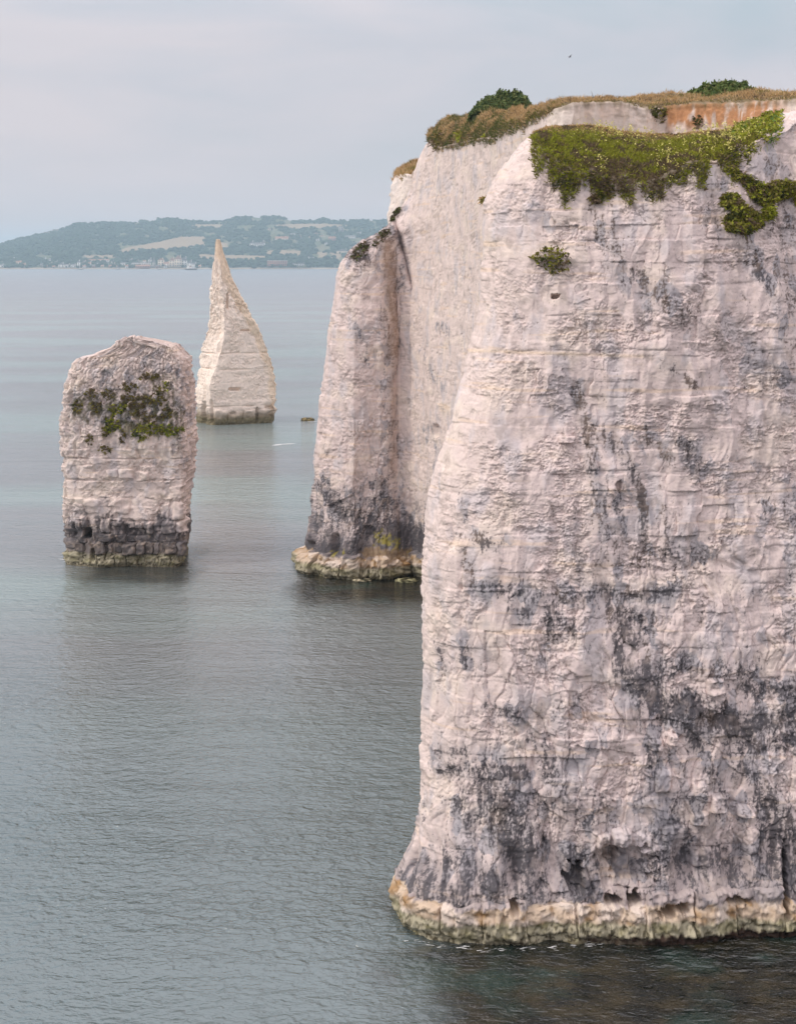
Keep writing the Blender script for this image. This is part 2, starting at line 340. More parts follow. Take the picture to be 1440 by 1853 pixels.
# ------------------------------------------------------------------ sea
def water_mat():
    m, nt, bs = new_mat('sea_water'); N = nt.nodes; L = nt.links
    gm = N.new('ShaderNodeNewGeometry'); sp = N.new('ShaderNodeSeparateXYZ'); L.new(gm.outputs['Position'], sp.inputs[0])
    def noise(scale, sx=1, sy=1, det=3, rough=.5, loc=(0, 0, 0), dist=0):
        mp = N.new('ShaderNodeMapping'); mp.inputs['Scale'].default_value = (sx, sy, 1); mp.inputs['Location'].default_value = loc
        mp.inputs['Rotation'].default_value = (0, 0, .12)
        L.new(gm.outputs['Position'], mp.inputs[0]); n = N.new('ShaderNodeTexNoise'); n.inputs['Scale'].default_value = scale
        n.inputs['Detail'].default_value = det; n.inputs['Roughness'].default_value = rough; n.inputs['Distortion'].default_value = dist
        L.new(mp.outputs[0], n.inputs['Vector']); return n.outputs[0]
    def math_(op, a, b=None, c=None):
        n = N.new('ShaderNodeMath'); n.operation = op
        for i, v in enumerate((a, b, c)):
            if v is None: continue
            if isinstance(v, (int, float)): n.inputs[i].default_value = v
            else: L.new(v, n.inputs[i])
        return n.outputs[0]
    def mapr(v, a, b, c, d):
        n = N.new('ShaderNodeMapRange'); n.interpolation_type = 'SMOOTHSTEP'
        for i, q in enumerate((v, a, b, c, d)):
            if isinstance(q, (int, float)): n.inputs[i].default_value = q
            else: L.new(q, n.inputs[i])
        return n.outputs[0]
    def mix(f, a, b):
        n = N.new('ShaderNodeMix'); n.data_type = 'RGBA'
        for i, q in ((0, f), (6, a), (7, b)):
            if isinstance(q, (int, float)): n.inputs[i].default_value = q
            elif isinstance(q, tuple): n.inputs[i].default_value = (*q, 1)
            else: L.new(q, n.inputs[i])
        return n.outputs[2]
    # body colour: sandy turquoise further out, grey teal near, weed and rock on the bed by the foot of the cliffs
    big = noise(.012, 1, 2.2, 3, .5, (5, 2, 0))
    base = mix(mapr(big, .42, .6, 0, 1), (.185, .195, .200), (.205, .265, .255))
    near = mapr(sp.outputs['Y'], 58.0, 110.0, 0, 1)
    base = mix(near, (.120, .160, .168), base)
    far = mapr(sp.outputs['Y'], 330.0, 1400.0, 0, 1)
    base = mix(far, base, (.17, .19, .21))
    # bed of dark weed at the foot of the headland (x > -1, y < 53) and below the further buttress
    wob = noise(.22, 1, 1, 4, .6, (1, 7, 0)); wv = math_('MULTIPLY_ADD', wob, 5.0, -2.5)
    xx = math_('ADD', sp.outputs['X'], wv)
    m1 = math_('MULTIPLY', mapr(xx, -1.4, 2.2, 0, 1), mapr(sp.outputs['Y'], 57.0, 53.5, 0, 1))
    yy = math_('ADD', sp.outputs['Y'], wv)
    m2 = math_('MULTIPLY', math_('MULTIPLY', mapr(yy, 96.0, 104.0, 0, 1), mapr(sp.outputs['Y'], 125.0, 118.0, 0, 1)), mapr(xx, -8.5, -6.5, 0, 1))
    m3 = math_('MULTIPLY', math_('MULTIPLY', mapr(yy, 104.0, 109.0, 0, 1), mapr(sp.outputs['Y'], 125.0, 119.0, 0, 1)),
               math_('MULTIPLY', mapr(xx, -25.5, -23.0, 0, 1), mapr(xx, -14.5, -16.5, 0, 1)))
    bed = noise(.55, 1, 1.3, 5, .62, (9, 3, 0))
    weed = mix(mapr(bed, .42, .66, 0, 1), (.007, .010, .009), (.036, .031, .018))
    weed = mix(mapr(noise(.3, 1, 1, 3, .5, (4, 4, 0)), .5, .66, 0, 1), weed, (.018, .036, .030))
    msk = math_('MAXIMUM', m1, math_('MAXIMUM', m2, math_('MULTIPLY', m3, .8)))
    base = mix(msk, base, weed)
    L.new(base, bs.inputs['Base Color'])
    bs.inputs['IOR'].default_value = 1.68
    # ripples: crossing wave trains, calmer in slicks further out
    slick = mapr(noise(.02, .35, 3.2, 4, .6, (2, 8, 0)), .38, .62, .5, 1.0)
    a = noise(1.7, .75, 1.3, 2, .5, (0, 0, 0), .6)
    b = noise(4.3, .8, 1.2, 2, .55, (3, 1, 0), .8)
    c = noise(.33, .7, 1.3, 2, .5, (8, 1, 0), .3)
    h = math_('ADD', math_('MULTIPLY', a, .55), math_('ADD', math_('MULTIPLY', b, .26), math_('MULTIPLY', c, .6)))
    h = math_('MULTIPLY', math_('MULTIPLY', h, slick), mapr(sp.outputs['Y'], 65.0, 160.0, 1.0, .45))
    bp = N.new('ShaderNodeBump'); bp.inputs['Strength'].default_value = 1.0; bp.inputs['Distance'].default_value = .5
    L.new(h, bp.inputs['Height']); L.new(bp.outputs[0], bs.inputs['Normal'])
    ro = mapr(sp.outputs['Y'], 60.0, 900.0, .07, .26); L.new(ro, bs.inputs['Roughness'])
    return m
W = 9000.0
sea = raw_mesh('sea', [(-W, -300, 0), (W, -300, 0), (W, 14000, 0), (-W, 14000, 0)], [(0, 1, 2, 3)], water_mat(), smooth=False)
tag(sea, kind='structure')

# ------------------------------------------------------------------ near headland
SIL1 = tab([(1720, 736), (1690, 730), (1665, 724), (1630, 717), (1600, 715), (1570, 722), (1540, 735), (1500, 746), (1450, 751), (1300, 759), (1150, 762), (1000, 765),
            (960, 770), (900, 781), (850, 790), (820, 800), (740, 822), (680, 840), (600, 862), (560, 871), (480, 876), (420, 878), (370, 884),
            (330, 898), (310, 908), (280, 930), (250, 955), (232, 972), (200, 1000)])
RIM1 = tab([(975, 237), (1000, 258), (1030, 272), (1060, 296), (1100, 312), (1150, 322), (1210, 336), (1240, 318), (1270, 300), (1320, 286), (1350, 262), (1400, 243), (1440, 216), (1480, 205), (1600, 195)])
CREST1 = tab([(975, 240), (1000, 231), (1030, 227), (1080, 228), (1130, 230), (1170, 238), (1215, 244), (1250, 244), (1290, 239), (1340, 231), (1380, 219), (1440, 190), (1480, 184), (1600, 180)])
def yf1(z): return 50.45 + .225 * z + .35 * sstep(1.2, 3.0, z)
def near_headland():
    nL, nM, nR = 46, 560, 26; nF, nT, nB = 930, 60, 14
    g = np.concatenate([np.linspace(0, .885, nM), np.linspace(.885, 2.6, nR + 1)[1:]])     # 0 = silhouette, 1 = px 1560
    top_px = 975 + (1560 - 975) * g
    pr, pc = lut(RIM1, np.minimum(top_px, 1600)), lut(CREST1, np.minimum(top_px, 1600))
    zr = zat(pr, 57.0) + .30 * fbm(g * 22, g * 0, 4, 12) * sstep(0, .05, g)
    dc = 57.4 + 4.6 * sstep(0, .18, g) * sstep(1.0, .55, g); zc = zat(pc, dc)
    rows = []
    zs = np.linspace(0, 1, nF)
    for t in zs:
        z = -1.5 + (zr + 1.5) * t
        yl = yf1(z) + 2.4; pl = lut(SIL1, pyat(z, yl))
        px = pl + (1560 - pl) * g
        base = yf1(z) + .85 * np.clip((px - 870) / 600, -.2, 1.6) - .5 * np.exp(-((px - 1250) / 120) ** 2) * sstep(3, 12, z)
        xl = xat(pl, yl)
        x = xl + (xat(1560, base) - xl) * g
        d = x - xl; R = 3.4
        y = base + 3.0 * (1 - np.sqrt(np.clip(1 - (1 - np.clip(d / R, 0, 1)) ** 2, 0, 1)))
        rows.append(np.stack([x, y, z + 0 * x], -1))
    for t in np.linspace(0, 1, nT + 1)[1:]:
        last = rows[nF - 1]; z = zr + (zc - zr) * (t ** .85)
        y = last[:, 1] + (np.maximum(dc - 57.4, .3) + .6) * t
        x = last[:, 0] * (y / last[:, 1])
        rows.append(np.stack([x, y, z], -1))
    cr_ = rows[-1]
    for t in np.linspace(0, 1, nB + 1)[1:]:
        rows.append(np.stack([cr_[:, 0] + 0 * t, cr_[:, 1] + 20 * t, cr_[:, 2] - 1.1 * sstep(0, 1, t) - .5 * t], -1))
    P = np.array(rows)
    # left flank running back from the corner
    u = np.linspace(1, 0, nL + 1)[:-1][:, None]
    e = P[:, 0]
    fl = np.stack([e[:, 0][None] + 5.0 * u ** 1.6 + 1.0 * np.sin(u * 3.0), e[:, 1][None] + 24 * u ** 1.25 + 0 * e[:, 0][None], e[:, 2][None] + 0 * u], -1).transpose(1, 0, 2)
    P = np.concatenate([fl, P], 1)
    Np, area = grid_normals(P)
    seg = np.linalg.norm(np.diff(P[..., :2], axis=1), axis=-1); S = -np.cumsum(seg[:, ::-1], 1)[:, ::-1]; S = np.concatenate([S, np.zeros((len(P), 1))], 1) + P[:, -1:, 0]
    px, py = project(P); Z = P[..., 2]
    pl_ = np.zeros(P.shape[:2]); pl_[nF:] = 1
    t = sstep(0, 1, (Z - 2) / 20)
    flatL = sstep(6.5, 2.0, np.abs(S - S[:, nL:nL + 1]))           # smoother band along the corner
    d = chalk_relief(S, Z, 11, blocky=.5, flute=1.35, rough=1.1) * (1 - .35 * flatL)
    low = sstep(11, 4, Z); f1, f2, cid = worley(S / 1.7 + .2 * fbm(S, Z, 2, 3), Z / 2.1, 77)
    d += low * (.20 * (cid - .5) - .12 * f1) * (1 - .5 * flatL)
    for y, dp in ((642, .14), (700, .08), (862, .16), (907, .14), (1000, .10), (1068, .18), (1225, .14), (1330, .12), (1420, .10), (1513, .18), (1592, .16)):       # long bedding ledges
        zj = zat(y, 53); q = Z - zj - .10 * fbm(S / 2.5, Z * 0, 3, y); d += dp * .28 * sstep(.5, .02, q) * (q > 0) * sstep(-.1, .25, fbm(S / 2.2, Z * 0, 2, y + 2)) - dp * .2 * np.exp(-(q / .05) ** 2) * sstep(-.2, .2, fbm(S / 1.3, Z * 0, 2, y + 3))
    d -= .45 * sstep(1.5, 2.1, Z) * sstep(3.4, 2.3, Z) * sstep(-.2, .3, fbm(S / 1.2, Z * 0, 3, 91))      # undercut above the tide
    for hx, hy, hw, hh, dep in [(1143, 1622, 9, 13, 1.6), (1108, 1628, 12, 9, 1.0), (1205, 1642, 18, 8, 1.2), (1040, 1590, 14, 22, .8), (930, 1640, 9, 9, .8),
                                (1228, 1636, 10, 8, .9), (1330, 1625, 22, 5, .9), (1417, 1600, 4, 60, 1.3), (1118, 880, 5, 8, .3), (1004, 536, 5, 4, .5), (1140, 1560, 34, 26, .45), (1100, 1545, 22, 14, .3)]:
        d -= dep * sstep(1.25, .8, ((np.abs((px - hx) / hw) ** 3 + np.abs((py - hy) / hh) ** 3) ** .33 + .9 * fbm(S / .3, Z / .3, 3, 17, .6)))
    d = d - d[:nF].mean() + .08
    d = d * (1 - .75 * pl_ * sstep(1400, 1350, px)) 
    Nh = Np.copy(); Nh[:nF, :, 2] *= .35; Nh /= np.linalg.norm(Nh, axis=-1, keepdims=True)
    Q = P + Nh * d[..., None]
    stains = [(1075, 400, 1130, 480, 26, .62), (1130, 480, 1215, 570, 24, .62), (1060, 330, 1110, 440, 22, .45), (1340, 430, 1382, 520, 12, .85), (1330, 400, 1345, 470, 16, .8), (1290, 340, 1310, 430, 20, .5),
              (1400, 300, 1425, 440, 26, .6), (1405, 440, 1430, 640, 22, .5), (1200, 660, 1245, 695, 9, .75), (1240, 688, 1250, 695, 8, 1.1), (1043, 690, 1062, 780, 8, .9), (1062, 780, 1072, 850, 8, .9),
              (1068, 775, 1105, 795, 10, .85), (1105, 795, 1150, 870, 10, .95), (1150, 870, 1166, 920, 9, 1.1), (1166, 920, 1165, 1000, 9, .9), (1160, 790, 1210, 825, 12, .75), (1235, 800, 1270, 840, 13, .75),
              (1080, 900, 1100, 960, 12, .7), (1200, 920, 1215, 1000, 9, .7), (1115, 900, 1130, 980, 9, .6), (840, 900, 850, 1000, 12, .6), (830, 965, 900, 985, 12, .8), (845, 1000, 860, 1060, 10, .85),
              (865, 1055, 940, 1070, 12, .8), (920, 1060, 950, 1110, 11, .8), (960, 1080, 1100, 1075, 12, .7), (985, 1080, 1000, 1150, 12, .9), (1000, 1110, 1035, 1140, 10, .8), (1090, 1060, 1105, 1110, 10, .8),
              (1105, 1110, 1160, 1130, 16, .9), (1110, 1150, 1120, 1200, 14, .9), (1100, 1080, 1210, 1070, 12, .8), (1130, 1140, 1150, 1160, 18, 1.0), (1130, 1210, 1200, 1290, 17, 1.0), (1170, 1200, 1190, 1280, 12, 1.1),
              (1190, 1210, 1360, 1215, 14, .7), (1235, 1270, 1340, 1320, 20, 1.25), (1330, 1320, 1440, 1290, 15, 1.0), (1340, 1240, 1440, 1260, 16, .75), (1240, 1260, 1260, 1350, 12, .9), (1325, 1350, 1440, 1340, 16, .7),
              (800, 1170, 805, 1210, 9, .8), (840, 1150, 845, 1200, 9, .6), (790, 1360, 840, 1360, 11, .75), (800, 1395, 850, 1400, 14, .9), (880, 1280, 935, 1290, 9, .7), (960, 1340, 1000, 1360, 10, .6),
              (880, 1410, 925, 1480, 26, .95), (915, 1480, 950, 1560, 28, 1.0), (950, 1560, 960, 1630, 26, .8), (870, 1390, 940, 1400, 14, .8), (830, 1440, 850, 1500, 20, .55), (990, 1380, 1010, 1420, 16, .65),
              (820, 1560, 900, 1600, 24, .7), (1000, 1440, 1090, 1480, 24, .45), (1040, 1560, 1060, 1610, 18, .9), (1380, 1440, 1420, 1500, 26, .75), (1400, 1500, 1425, 1620, 26, .95), (1330, 1400, 1370, 1420, 16, .65),
              (1230, 1450, 1250, 1620, 20, .5), (1290, 1550, 1350, 1610, 22, .7), (1180, 1550, 1210, 1620, 20, .6), (760, 1600, 820, 1640, 30, .8), (720, 1590, 750, 1640, 18, .5),
              (1170, 1290, 1180, 1380, 16, .5), (1280, 1380, 1300, 1440, 16, .5), (925, 340, 990, 400, 22, .42), (1120, 1000, 1240, 1010, 26, .5), (1340, 640, 1440, 700, 30, .25), (1360, 880, 1440, 930, 24, .35)]
    st = seg_mask(px, py, stains) * 1.06
    st = st + .14 * sstep(11, 3.5, Z) + .14 * sstep(19, 11, Z) + .06 - .25 * flatL * sstep(3, 6, Z)
    c = chalk_color(S, Z, 5, st, warm=.25 * flatL, dark=(14 - Z) * .06)
    for x0, y0, x1, y1, r, w in [(850, 634, 1020, 640, 2.5, .38), (1020, 640, 1160, 645, 2.5, .3)]:
        c = mixc(c, (.80, .60, .36), seg_mask(px, py, [(x0, y0, x1, y1, r, w)]))
    c = tidal_color(c, S, Z, 5, k=.62, weed=np.clip((px - 900) / 300, 0, 1) * .9 + .15, black=.44, blacktop=5.0)
    # earth under the turf
    soil = np.array((.085, .075, .035)) + .03 * fbm(S / .5, Z / .5, 3, 15)[..., None]
    rag0 = fbm(S / .75, Z * 0, 4, 301) * 42 + fbm(S / .16, Z * .5, 3, 303) * 10
    under = sstep(-4, 10, np.arange(len(P))[:, None] - nF + 22 + rag0) * .85 * sstep(962, 985, px) * sstep(1345, 1320, px)
    c = mixc(c, (.12, .10, .05), under)
    m = pl_[..., None] * (sstep(0.0, .06, (np.arange(len(P)) - nF) / 60.)[:, None, None])
    bare = sstep(.4, .6, (px - 1335) / 90 + .5 * fbm(S / .6, P[..., 1] / .6, 3, 19))[..., None]          # to the right the chalk goes bare up to the crest
    m = m * (1 - bare)
    c = c * (1 - m) + soil * m
    CL['near'] = dict(P0=P, N0=Np, S=S, nface=nF, front=(nL, nL + nM), Q=Q, C=c, area=area)
    o = raw_mesh('chalk_headland', Q, grid_faces(*P.shape[:2]), M_CHALK, None, c)
    tag(o, 'nearest and largest white chalk headland, dark streaked, with a green turf shelf', 'cliff')
    return o
head = near_headland()
def col_near(zone):
    def f(S, Z):
        st = .42 + 0 * S
        c = chalk_color(S, Z, 5, st, dark=.5)
        return tidal_color(c, S, Z, 5, k=.62, weed=np.clip((S + 0) / 7, 0, 1) * .8 + .2, black=.44, blacktop=5.0)
    return f
edges = [707, 733, 752, 798, 872, 950, 1042, 1100, 1164, 1250, 1330, 1414, 1480, 1540]
js = [col_at_px('near', p, 1.0) for p in edges]; js[0] = 30
for i in range(len(edges) - 1):
    top = 1.15 + .2 * rnd2(np.array([i]), np.array([1]), 3)[0] + (.3 if i in (8, 9, 10) else 0)
    rock_block('near', js[i] - .6, js[i + 1] + .6, -1.3, top, .10 + .22 * rnd2(np.array([i]), np.array([2]), 3)[0], 300 + i, head, M_CHALK, 'ledge_block', 56, 56, 24, col_near(0), .04)
for (x0, x1, y0, y1, pr_) in [(1103, 1141, 1503, 1537, .35), (1076, 1102, 1512, 1540, .25), (1283, 1316, 1447, 1482, .35), (1246, 1282, 1478, 1502, .25), (1330, 1362, 1470, 1490, .4),
                              (1190, 1250, 1500, 1530, .15), (1110, 1145, 1560, 1610, .12), (1250, 1290, 1545, 1580, .15), (1010, 1045, 1440, 1470, .2),
                              (1345, 1375, 1512, 1560, .2), (1180, 1215, 1395, 1440, .2), (1275, 1310, 1230, 1262, .28), (1205, 1225, 1330, 1352, .3), (1170, 1200, 1340, 1362, .25),
                              (1010, 1045, 790, 803, .25)]:
    ym = (y0 + y1) / 2; D = 51.5
    for _ in range(3): zz = zat(ym, D); D = yf1(zz)
    rock_block('near', col_at_px('near', x0, zz), col_at_px('near', x1, zz), zat(y1, D), zat(y0, D), pr_, int(x0 + y0), head, M_CHALK, 'rock_block', 26, 26, 5,
               None)

# ------------------------------------------------------------------ cliff wall with buttress behind
SIL2 = tab([(1050, 541), (1033, 541), (1010, 543), (1000, 548), (960, 557), (900, 568), (840, 572), (760, 580), (700, 588), (600, 600), (540, 610), (480, 620), (455, 634), (435, 655), (420, 681),
            (400, 703), (390, 713), (375, 721), (355, 734), (330, 745), (300, 754), (280, 762), (262, 772), (248, 784), (235, 796), (225, 812)])
RIM2 = tab([(784, 246), (812, 255), (826, 264), (845, 258), (870, 252), (900, 243), (925, 246), (940, 232), (970, 224), (1000, 208), (1020, 200), (1060, 190), (1120, 187), (1150, 192), (1175, 200), (1200, 200),
            (1215, 195), (1260, 190), (1340, 188), (1400, 185), (1440, 182), (1560, 180)])
TOP2 = tab([(784, 240), (800, 228), (830, 212), (850, 205), (875, 198), (900, 193), (950, 192), (1000, 191), (1080, 184), (1150, 180), (1220, 176), (1300, 172), (1400, 170), (1560, 168)])
DM2 = tab([(530, 112.2), (600, 110.3), (640, 109.4), (690, 109.8), (708, 110.2), (724, 110.9), (745, 110.5), (770, 108.5), (850, 98), (900, 90), (970, 81), (1020, 77), (1100, 78.5), (1200, 81), (1300, 79), (1440, 73), (1560, 68)])
def wall_cliff():
    nL, n1, n2 = 30, 330, 250; nF, nT, nB = 520, 26, 40
    g = np.concatenate([np.linspace(0, .36, n1), np.linspace(.36, 1, n2 + 1)[1:]])
    tpx = 790 + (1560 - 790) * g
    pr = lut(RIM2, tpx); Dr = lut(DM2, tpx) + 1.5; zr = zat(pr, Dr); dct = 7.0; zc = zat(lut(TOP2, tpx), Dr + dct)
    zc = np.maximum(zc, zr + .3)
    rows = []
    for t in np.linspace(0, 1, nF):
        z = -1.5 + (zr + 1.5) * t
        pl = lut(SIL2, pyat(z, 112.5))
        px = pl + (1560 - pl) * g
        D = lut(DM2, px) + .05 * z
        py = pyat(z, D)
        D = D + 0.3 * np.exp(-((px - (717 + .006 * (py - 700))) / 4.5) ** 2) * sstep(415, 450, py) * sstep(980, 900, py)
        D = D + .7 * np.exp(-((px - (712 + (py - 390) * .27)) / 4) ** 2) * sstep(385, 400, py) * sstep(540, 500, py)
        D = D - .8 * sstep(5, 1.0, z) * sstep(780, 700, px)
        xl = xat(pl, 112.5); x = xat(px, D); d = x - xat(pl, D)
        R = 2.6; D = D + 2.2 * (1 - np.sqrt(np.clip(1 - (1 - np.clip(d / R, 0, 1)) ** 2, 0, 1)))
        x = xat(px, D)
        rows.append(np.stack([x, D, z + 0 * x], -1))
    last = rows[-1]
    for t in np.linspace(0, 1, nT + 1)[1:]:
        y = last[:, 1] + dct * t; rows.append(np.stack([last[:, 0] * y / last[:, 1], y, zr + (zc - zr) * t ** .7], -1))
    cr_ = rows[-1]
    for t in np.linspace(0, 1, nB + 1)[1:]:
        rows.append(np.stack([cr_[:, 0] + 8 * t, cr_[:, 1] + 60 * t, cr_[:, 2] + .3 * np.sin(t * 6) * (1 - t)], -1))
    P = np.array(rows); P[:nF] = smooth_rows(P[:nF], 2)
    u = np.linspace(1, 0, nL + 1)[:-1][:, None]; e = P[:, 0]
    fl = np.stack([e[:, 0][None] + 10 * u ** 1.7, e[:, 1][None] + 26 * u, e[:, 2][None] + 0 * u], -1).transpose(1, 0, 2)
    P = np.concatenate([fl, P], 1)
    Np, area = grid_normals(P)
    seg = np.linalg.norm(np.diff(P[..., :2], axis=1), axis=-1); S = -np.cumsum(seg[:, ::-1], 1)[:, ::-1]; S = np.concatenate([S, np.zeros((len(P), 1))], 1) + P[:, -1:, 0]
    px, py = project(P); Z = P[..., 2]
    top = np.zeros(P.shape[:2]); top[nF:] = 1
    wall = sstep(715, 760, px)
    d = chalk_relief(S, Z, 37, blocky=.35, flute=.6, rough=1.0, bed=1.1) * (1 - .45 * wall)
    d += .5 * ridged(S / 2.6, Z / 14, 2, 55) * sstep(8, 3, Z) * (1 - wall * .5)
    f1, f2, cid = worley(S / 2.2, Z / 3.5, 78); d += (1 - wall * .6) * (.5 * (cid - .5) * sstep(10, 4, Z))
    for hx, hy, hw, hh, dep in [(560, 992, 8, 12, .6), (605, 985, 6, 18, .6), (790, 780, 6, 12, .4)]:
        d -= dep * sstep(1.25, .7, ((np.abs((px - hx) / hw) ** 3 + np.abs((py - hy) / hh) ** 3) ** .33))
    d = d - d[:nF].mean() + .12 - .32 * sstep(8, 4, Z)
    d = np.where(top > 0, .5 * fbm(P[..., 0] / 2.5, P[..., 1] / 2.5, 3, 5) * sstep(0, 12, np.arange(len(P)) - nF)[:, None], d)
    d = d + .30 * ridged(S / .9, Z / 5, 3, 66) * sstep(1000, 1030, px) * (1 - top)
    Nh = Np.copy(); Nh[:nF, :, 2] *= .35; Nh /= np.linalg.norm(Nh, axis=-1, keepdims=True)
    Q = P + Nh * d[..., None]
    st = seg_mask(px, py, [(640, 462, 665, 470, 14, .9), (645, 452, 700, 415, 10, .9), (690, 405, 722, 380, 9, .9), (700, 430, 712, 520, 13, .75), (705, 520, 715, 620, 10, .7), (690, 560, 712, 660, 10, .6), (715, 420, 735, 480, 7, .7),
                              (645, 600, 665, 650, 12, .45), (700, 680, 710, 860, 10, .5), (585, 875, 610, 910, 12, .8), (690, 880, 700, 960, 20, .65), (560, 900, 600, 980, 20, .4), (620, 930, 760, 990, 24, .75), (800, 590, 810, 600, 8, .6),
                              (770, 640, 800, 700, 14, .3), (780, 780, 800, 850, 14, .35), (700, 960, 765, 975, 18, .95), (560, 985, 600, 1000, 14, 1.0), (640, 985, 660, 1000, 12, .7), (620, 1000, 640, 1000, 8, .7)])
    st = st * 1.35 * (1 - top) + .30 * sstep(9, 3, Z) - .12 * wall * sstep(6, 10, Z)
    c = chalk_color(S, Z, 9, st, warm=.35 * wall, dark=.3 * sstep(12, 4, Z) * 2)
    c = mixc(c, (.42, .29, .21), .9 * seg_mask(px, py, [(700, 440, 710, 640, 8, .7), (708, 640, 712, 850, 5, .4), (805, 240, 870, 236, 12, .0)]))
    # ochre landslip scar
    scar = seg_mask(px, py, [(1225, 208, 1390, 206, 24, 1.3), (1060, 205, 1110, 200, 14, .35), (1330, 205, 1390, 198, 10, .45), (1215, 225, 1250, 225, 14, .5)]) * sstep(-.6, .2, fbm(S / .5, Z / 1.6, 4, 71))
    c = mixc(c, (.52, .27, .14), np.clip(scar * (px > 1000), 0, 1))
    c = mixc(c, (.84, .73, .64), .6 * (px > 1000) * (1 - np.clip(scar, 0, 1)))
    c = tidal_color(c, S, Z, 9, k=.8, weed=.25, black=.8, blacktop=5.4)
    moss = seg_mask(px, py, [(690, 972, 712, 985, 12, 1.0), (600, 1000, 606, 1004, 6, .9), (735, 1000, 750, 1005, 7, .7), (625, 1000, 632, 1002, 5, .7), (676, 985, 690, 995, 8, .7)])
    c = mixc(c, (.29, .25, .05), sstep(.5, .8, moss * .8 + .8 * fbm(S / .4, Z / .5, 4, 61, .65)) * .8)
    c = mixc(c, (.44, .30, .16), .55 * sstep(.35, .7, seg_mask(px, py, [(665, 1003, 740, 1005, 11, .9)]) + .3 * fbm(S / .4, Z / .9, 3, 63)))
    soil = np.array((.16, .12, .06)) + .05 * fbm(S / .5, P[..., 1] / .5, 3, 15)[..., None]
    edge = sstep(-6, 3, np.arange(len(P))[:, None] - nF + 5 * fbm(S / .5, S * 0, 3, 88))
    c = c * (1 - edge[..., None]) + soil * edge[..., None]
    CL['wall'] = dict(P0=P, N0=Np, S=S, nface=nF, front=(nL, nL + n1 + n2), Q=Q, C=c, area=area)
    o = raw_mesh('chalk_cliff', Q, grid_faces(*P.shape[:2]), M_CHALK_FAR, None, c)
    tag(o, 'tall pale chalk wall with a rounded buttress behind the headland, dry grass on top', 'cliff')
    return o
wallc = wall_cliff()
def col_wall(S, Z):
    c = chalk_color(S, Z, 9, .4 + 0 * S, dark=.6); return tidal_color(c, S, Z, 9, k=.8, weed=.2, black=.8, blacktop=5.4)
edges = [541, 556, 577, 596, 622, 652, 670, 690, 706, 722, 742, 770, 800]
js = [col_at_px('wall', p, 1.0) for p in edges]; js[0] -= 4
for i in range(len(edges) - 1):
    rock_block('wall', js[i] - .4, js[i + 1] + .4, -1.3, 1.2 + .7 * rnd2(np.array([i]), np.array([5]), 3)[0], .30 + .35 * rnd2(np.array([i]), np.array([6]), 3)[0], 340 + i, wallc, M_CHALK_FAR, 'ledge_block', 34, 40, 20, col_wall, .05)

# ------------------------------------------------------------------ farther cliff end seen past the wall
def far_cliff():
    D0 = 152.0; nu, nF, nT = 110, 220, 20
    sil = tab([(520, 708), (420, 707), (385, 706), (340, 710), (312, 716), (300, 722)])
    px_t = np.linspace(0, 1, nu); rp = 716 + (880 - 716) * px_t
    zr = zat(np.interp(rp, [716, 735, 748, 760, 880], [313, 314, 318, 300, 290]), D0); zc = zat(np.interp(rp, [716, 735, 757, 880], [309, 300, 291, 280]), D0 + 5)
    rows = []
    for t in np.linspace(0, 1, nF):
        z = -1.5 + (zr + 1.5) * t; pl = lut(sil, np.minimum(pyat(z, D0), 520)); px = pl + (880 - pl) * px_t
        y = D0 + 3 * (1 - np.clip((px - pl) / 30, 0, 1)) ** 2 + .04 * z; rows.append(np.stack([xat(px, y), y, z], -1))
    last = rows[-1]
    for t in np.linspace(0, 1, nT + 1)[1:]:
        y = last[:, 1] + 5 * t + 40 * max(0, t - .6) ; rows.append(np.stack([last[:, 0] * y / last[:, 1], y, zr + (zc - zr) * min(1, t / .6)], -1))
    P = np.array(rows); u = np.linspace(1, 0, 21)[:-1][:, None]; e = P[:, 0]
    fl = np.stack([e[:, 0][None] + 10 * u ** 1.5, e[:, 1][None] + 26 * u, e[:, 2][None] + 0 * u], -1).transpose(1, 0, 2); P = np.concatenate([fl, P], 1)
    Np, area = grid_normals(P); S = P[..., 0] - (P[..., 1] - D0) * .5; Z = P[..., 2]
    d = chalk_relief(S, Z, 61, .5, 1.2, 1.6); top = np.zeros(P.shape[:2]); top[nF:] = 1; d *= (1 - top)
    Q = P + Np * d[..., None]; px, py = project(P)
    c = chalk_color(S, Z, 13, .15 + 0 * S, warm=.6); c = mixc(c, (.80, .72, .65), .5 + 0 * S)
    c = tidal_color(c, S, Z, 13); c = mixc(c, (.22, .17, .07), top)
    CL['far'] = dict(P0=P, N0=Np, S=S, nface=nF, front=(20, 20 + nu), Q=Q, C=c, area=area)
    o = raw_mesh('chalk_cliff', Q, grid_faces(*P.shape[:2]), M_CHALK_FAR, None, c)
    tag(o, 'small bright chalk cliff end with a dry grass cap peeping out behind the wall top', 'cliff')
far_cliff()

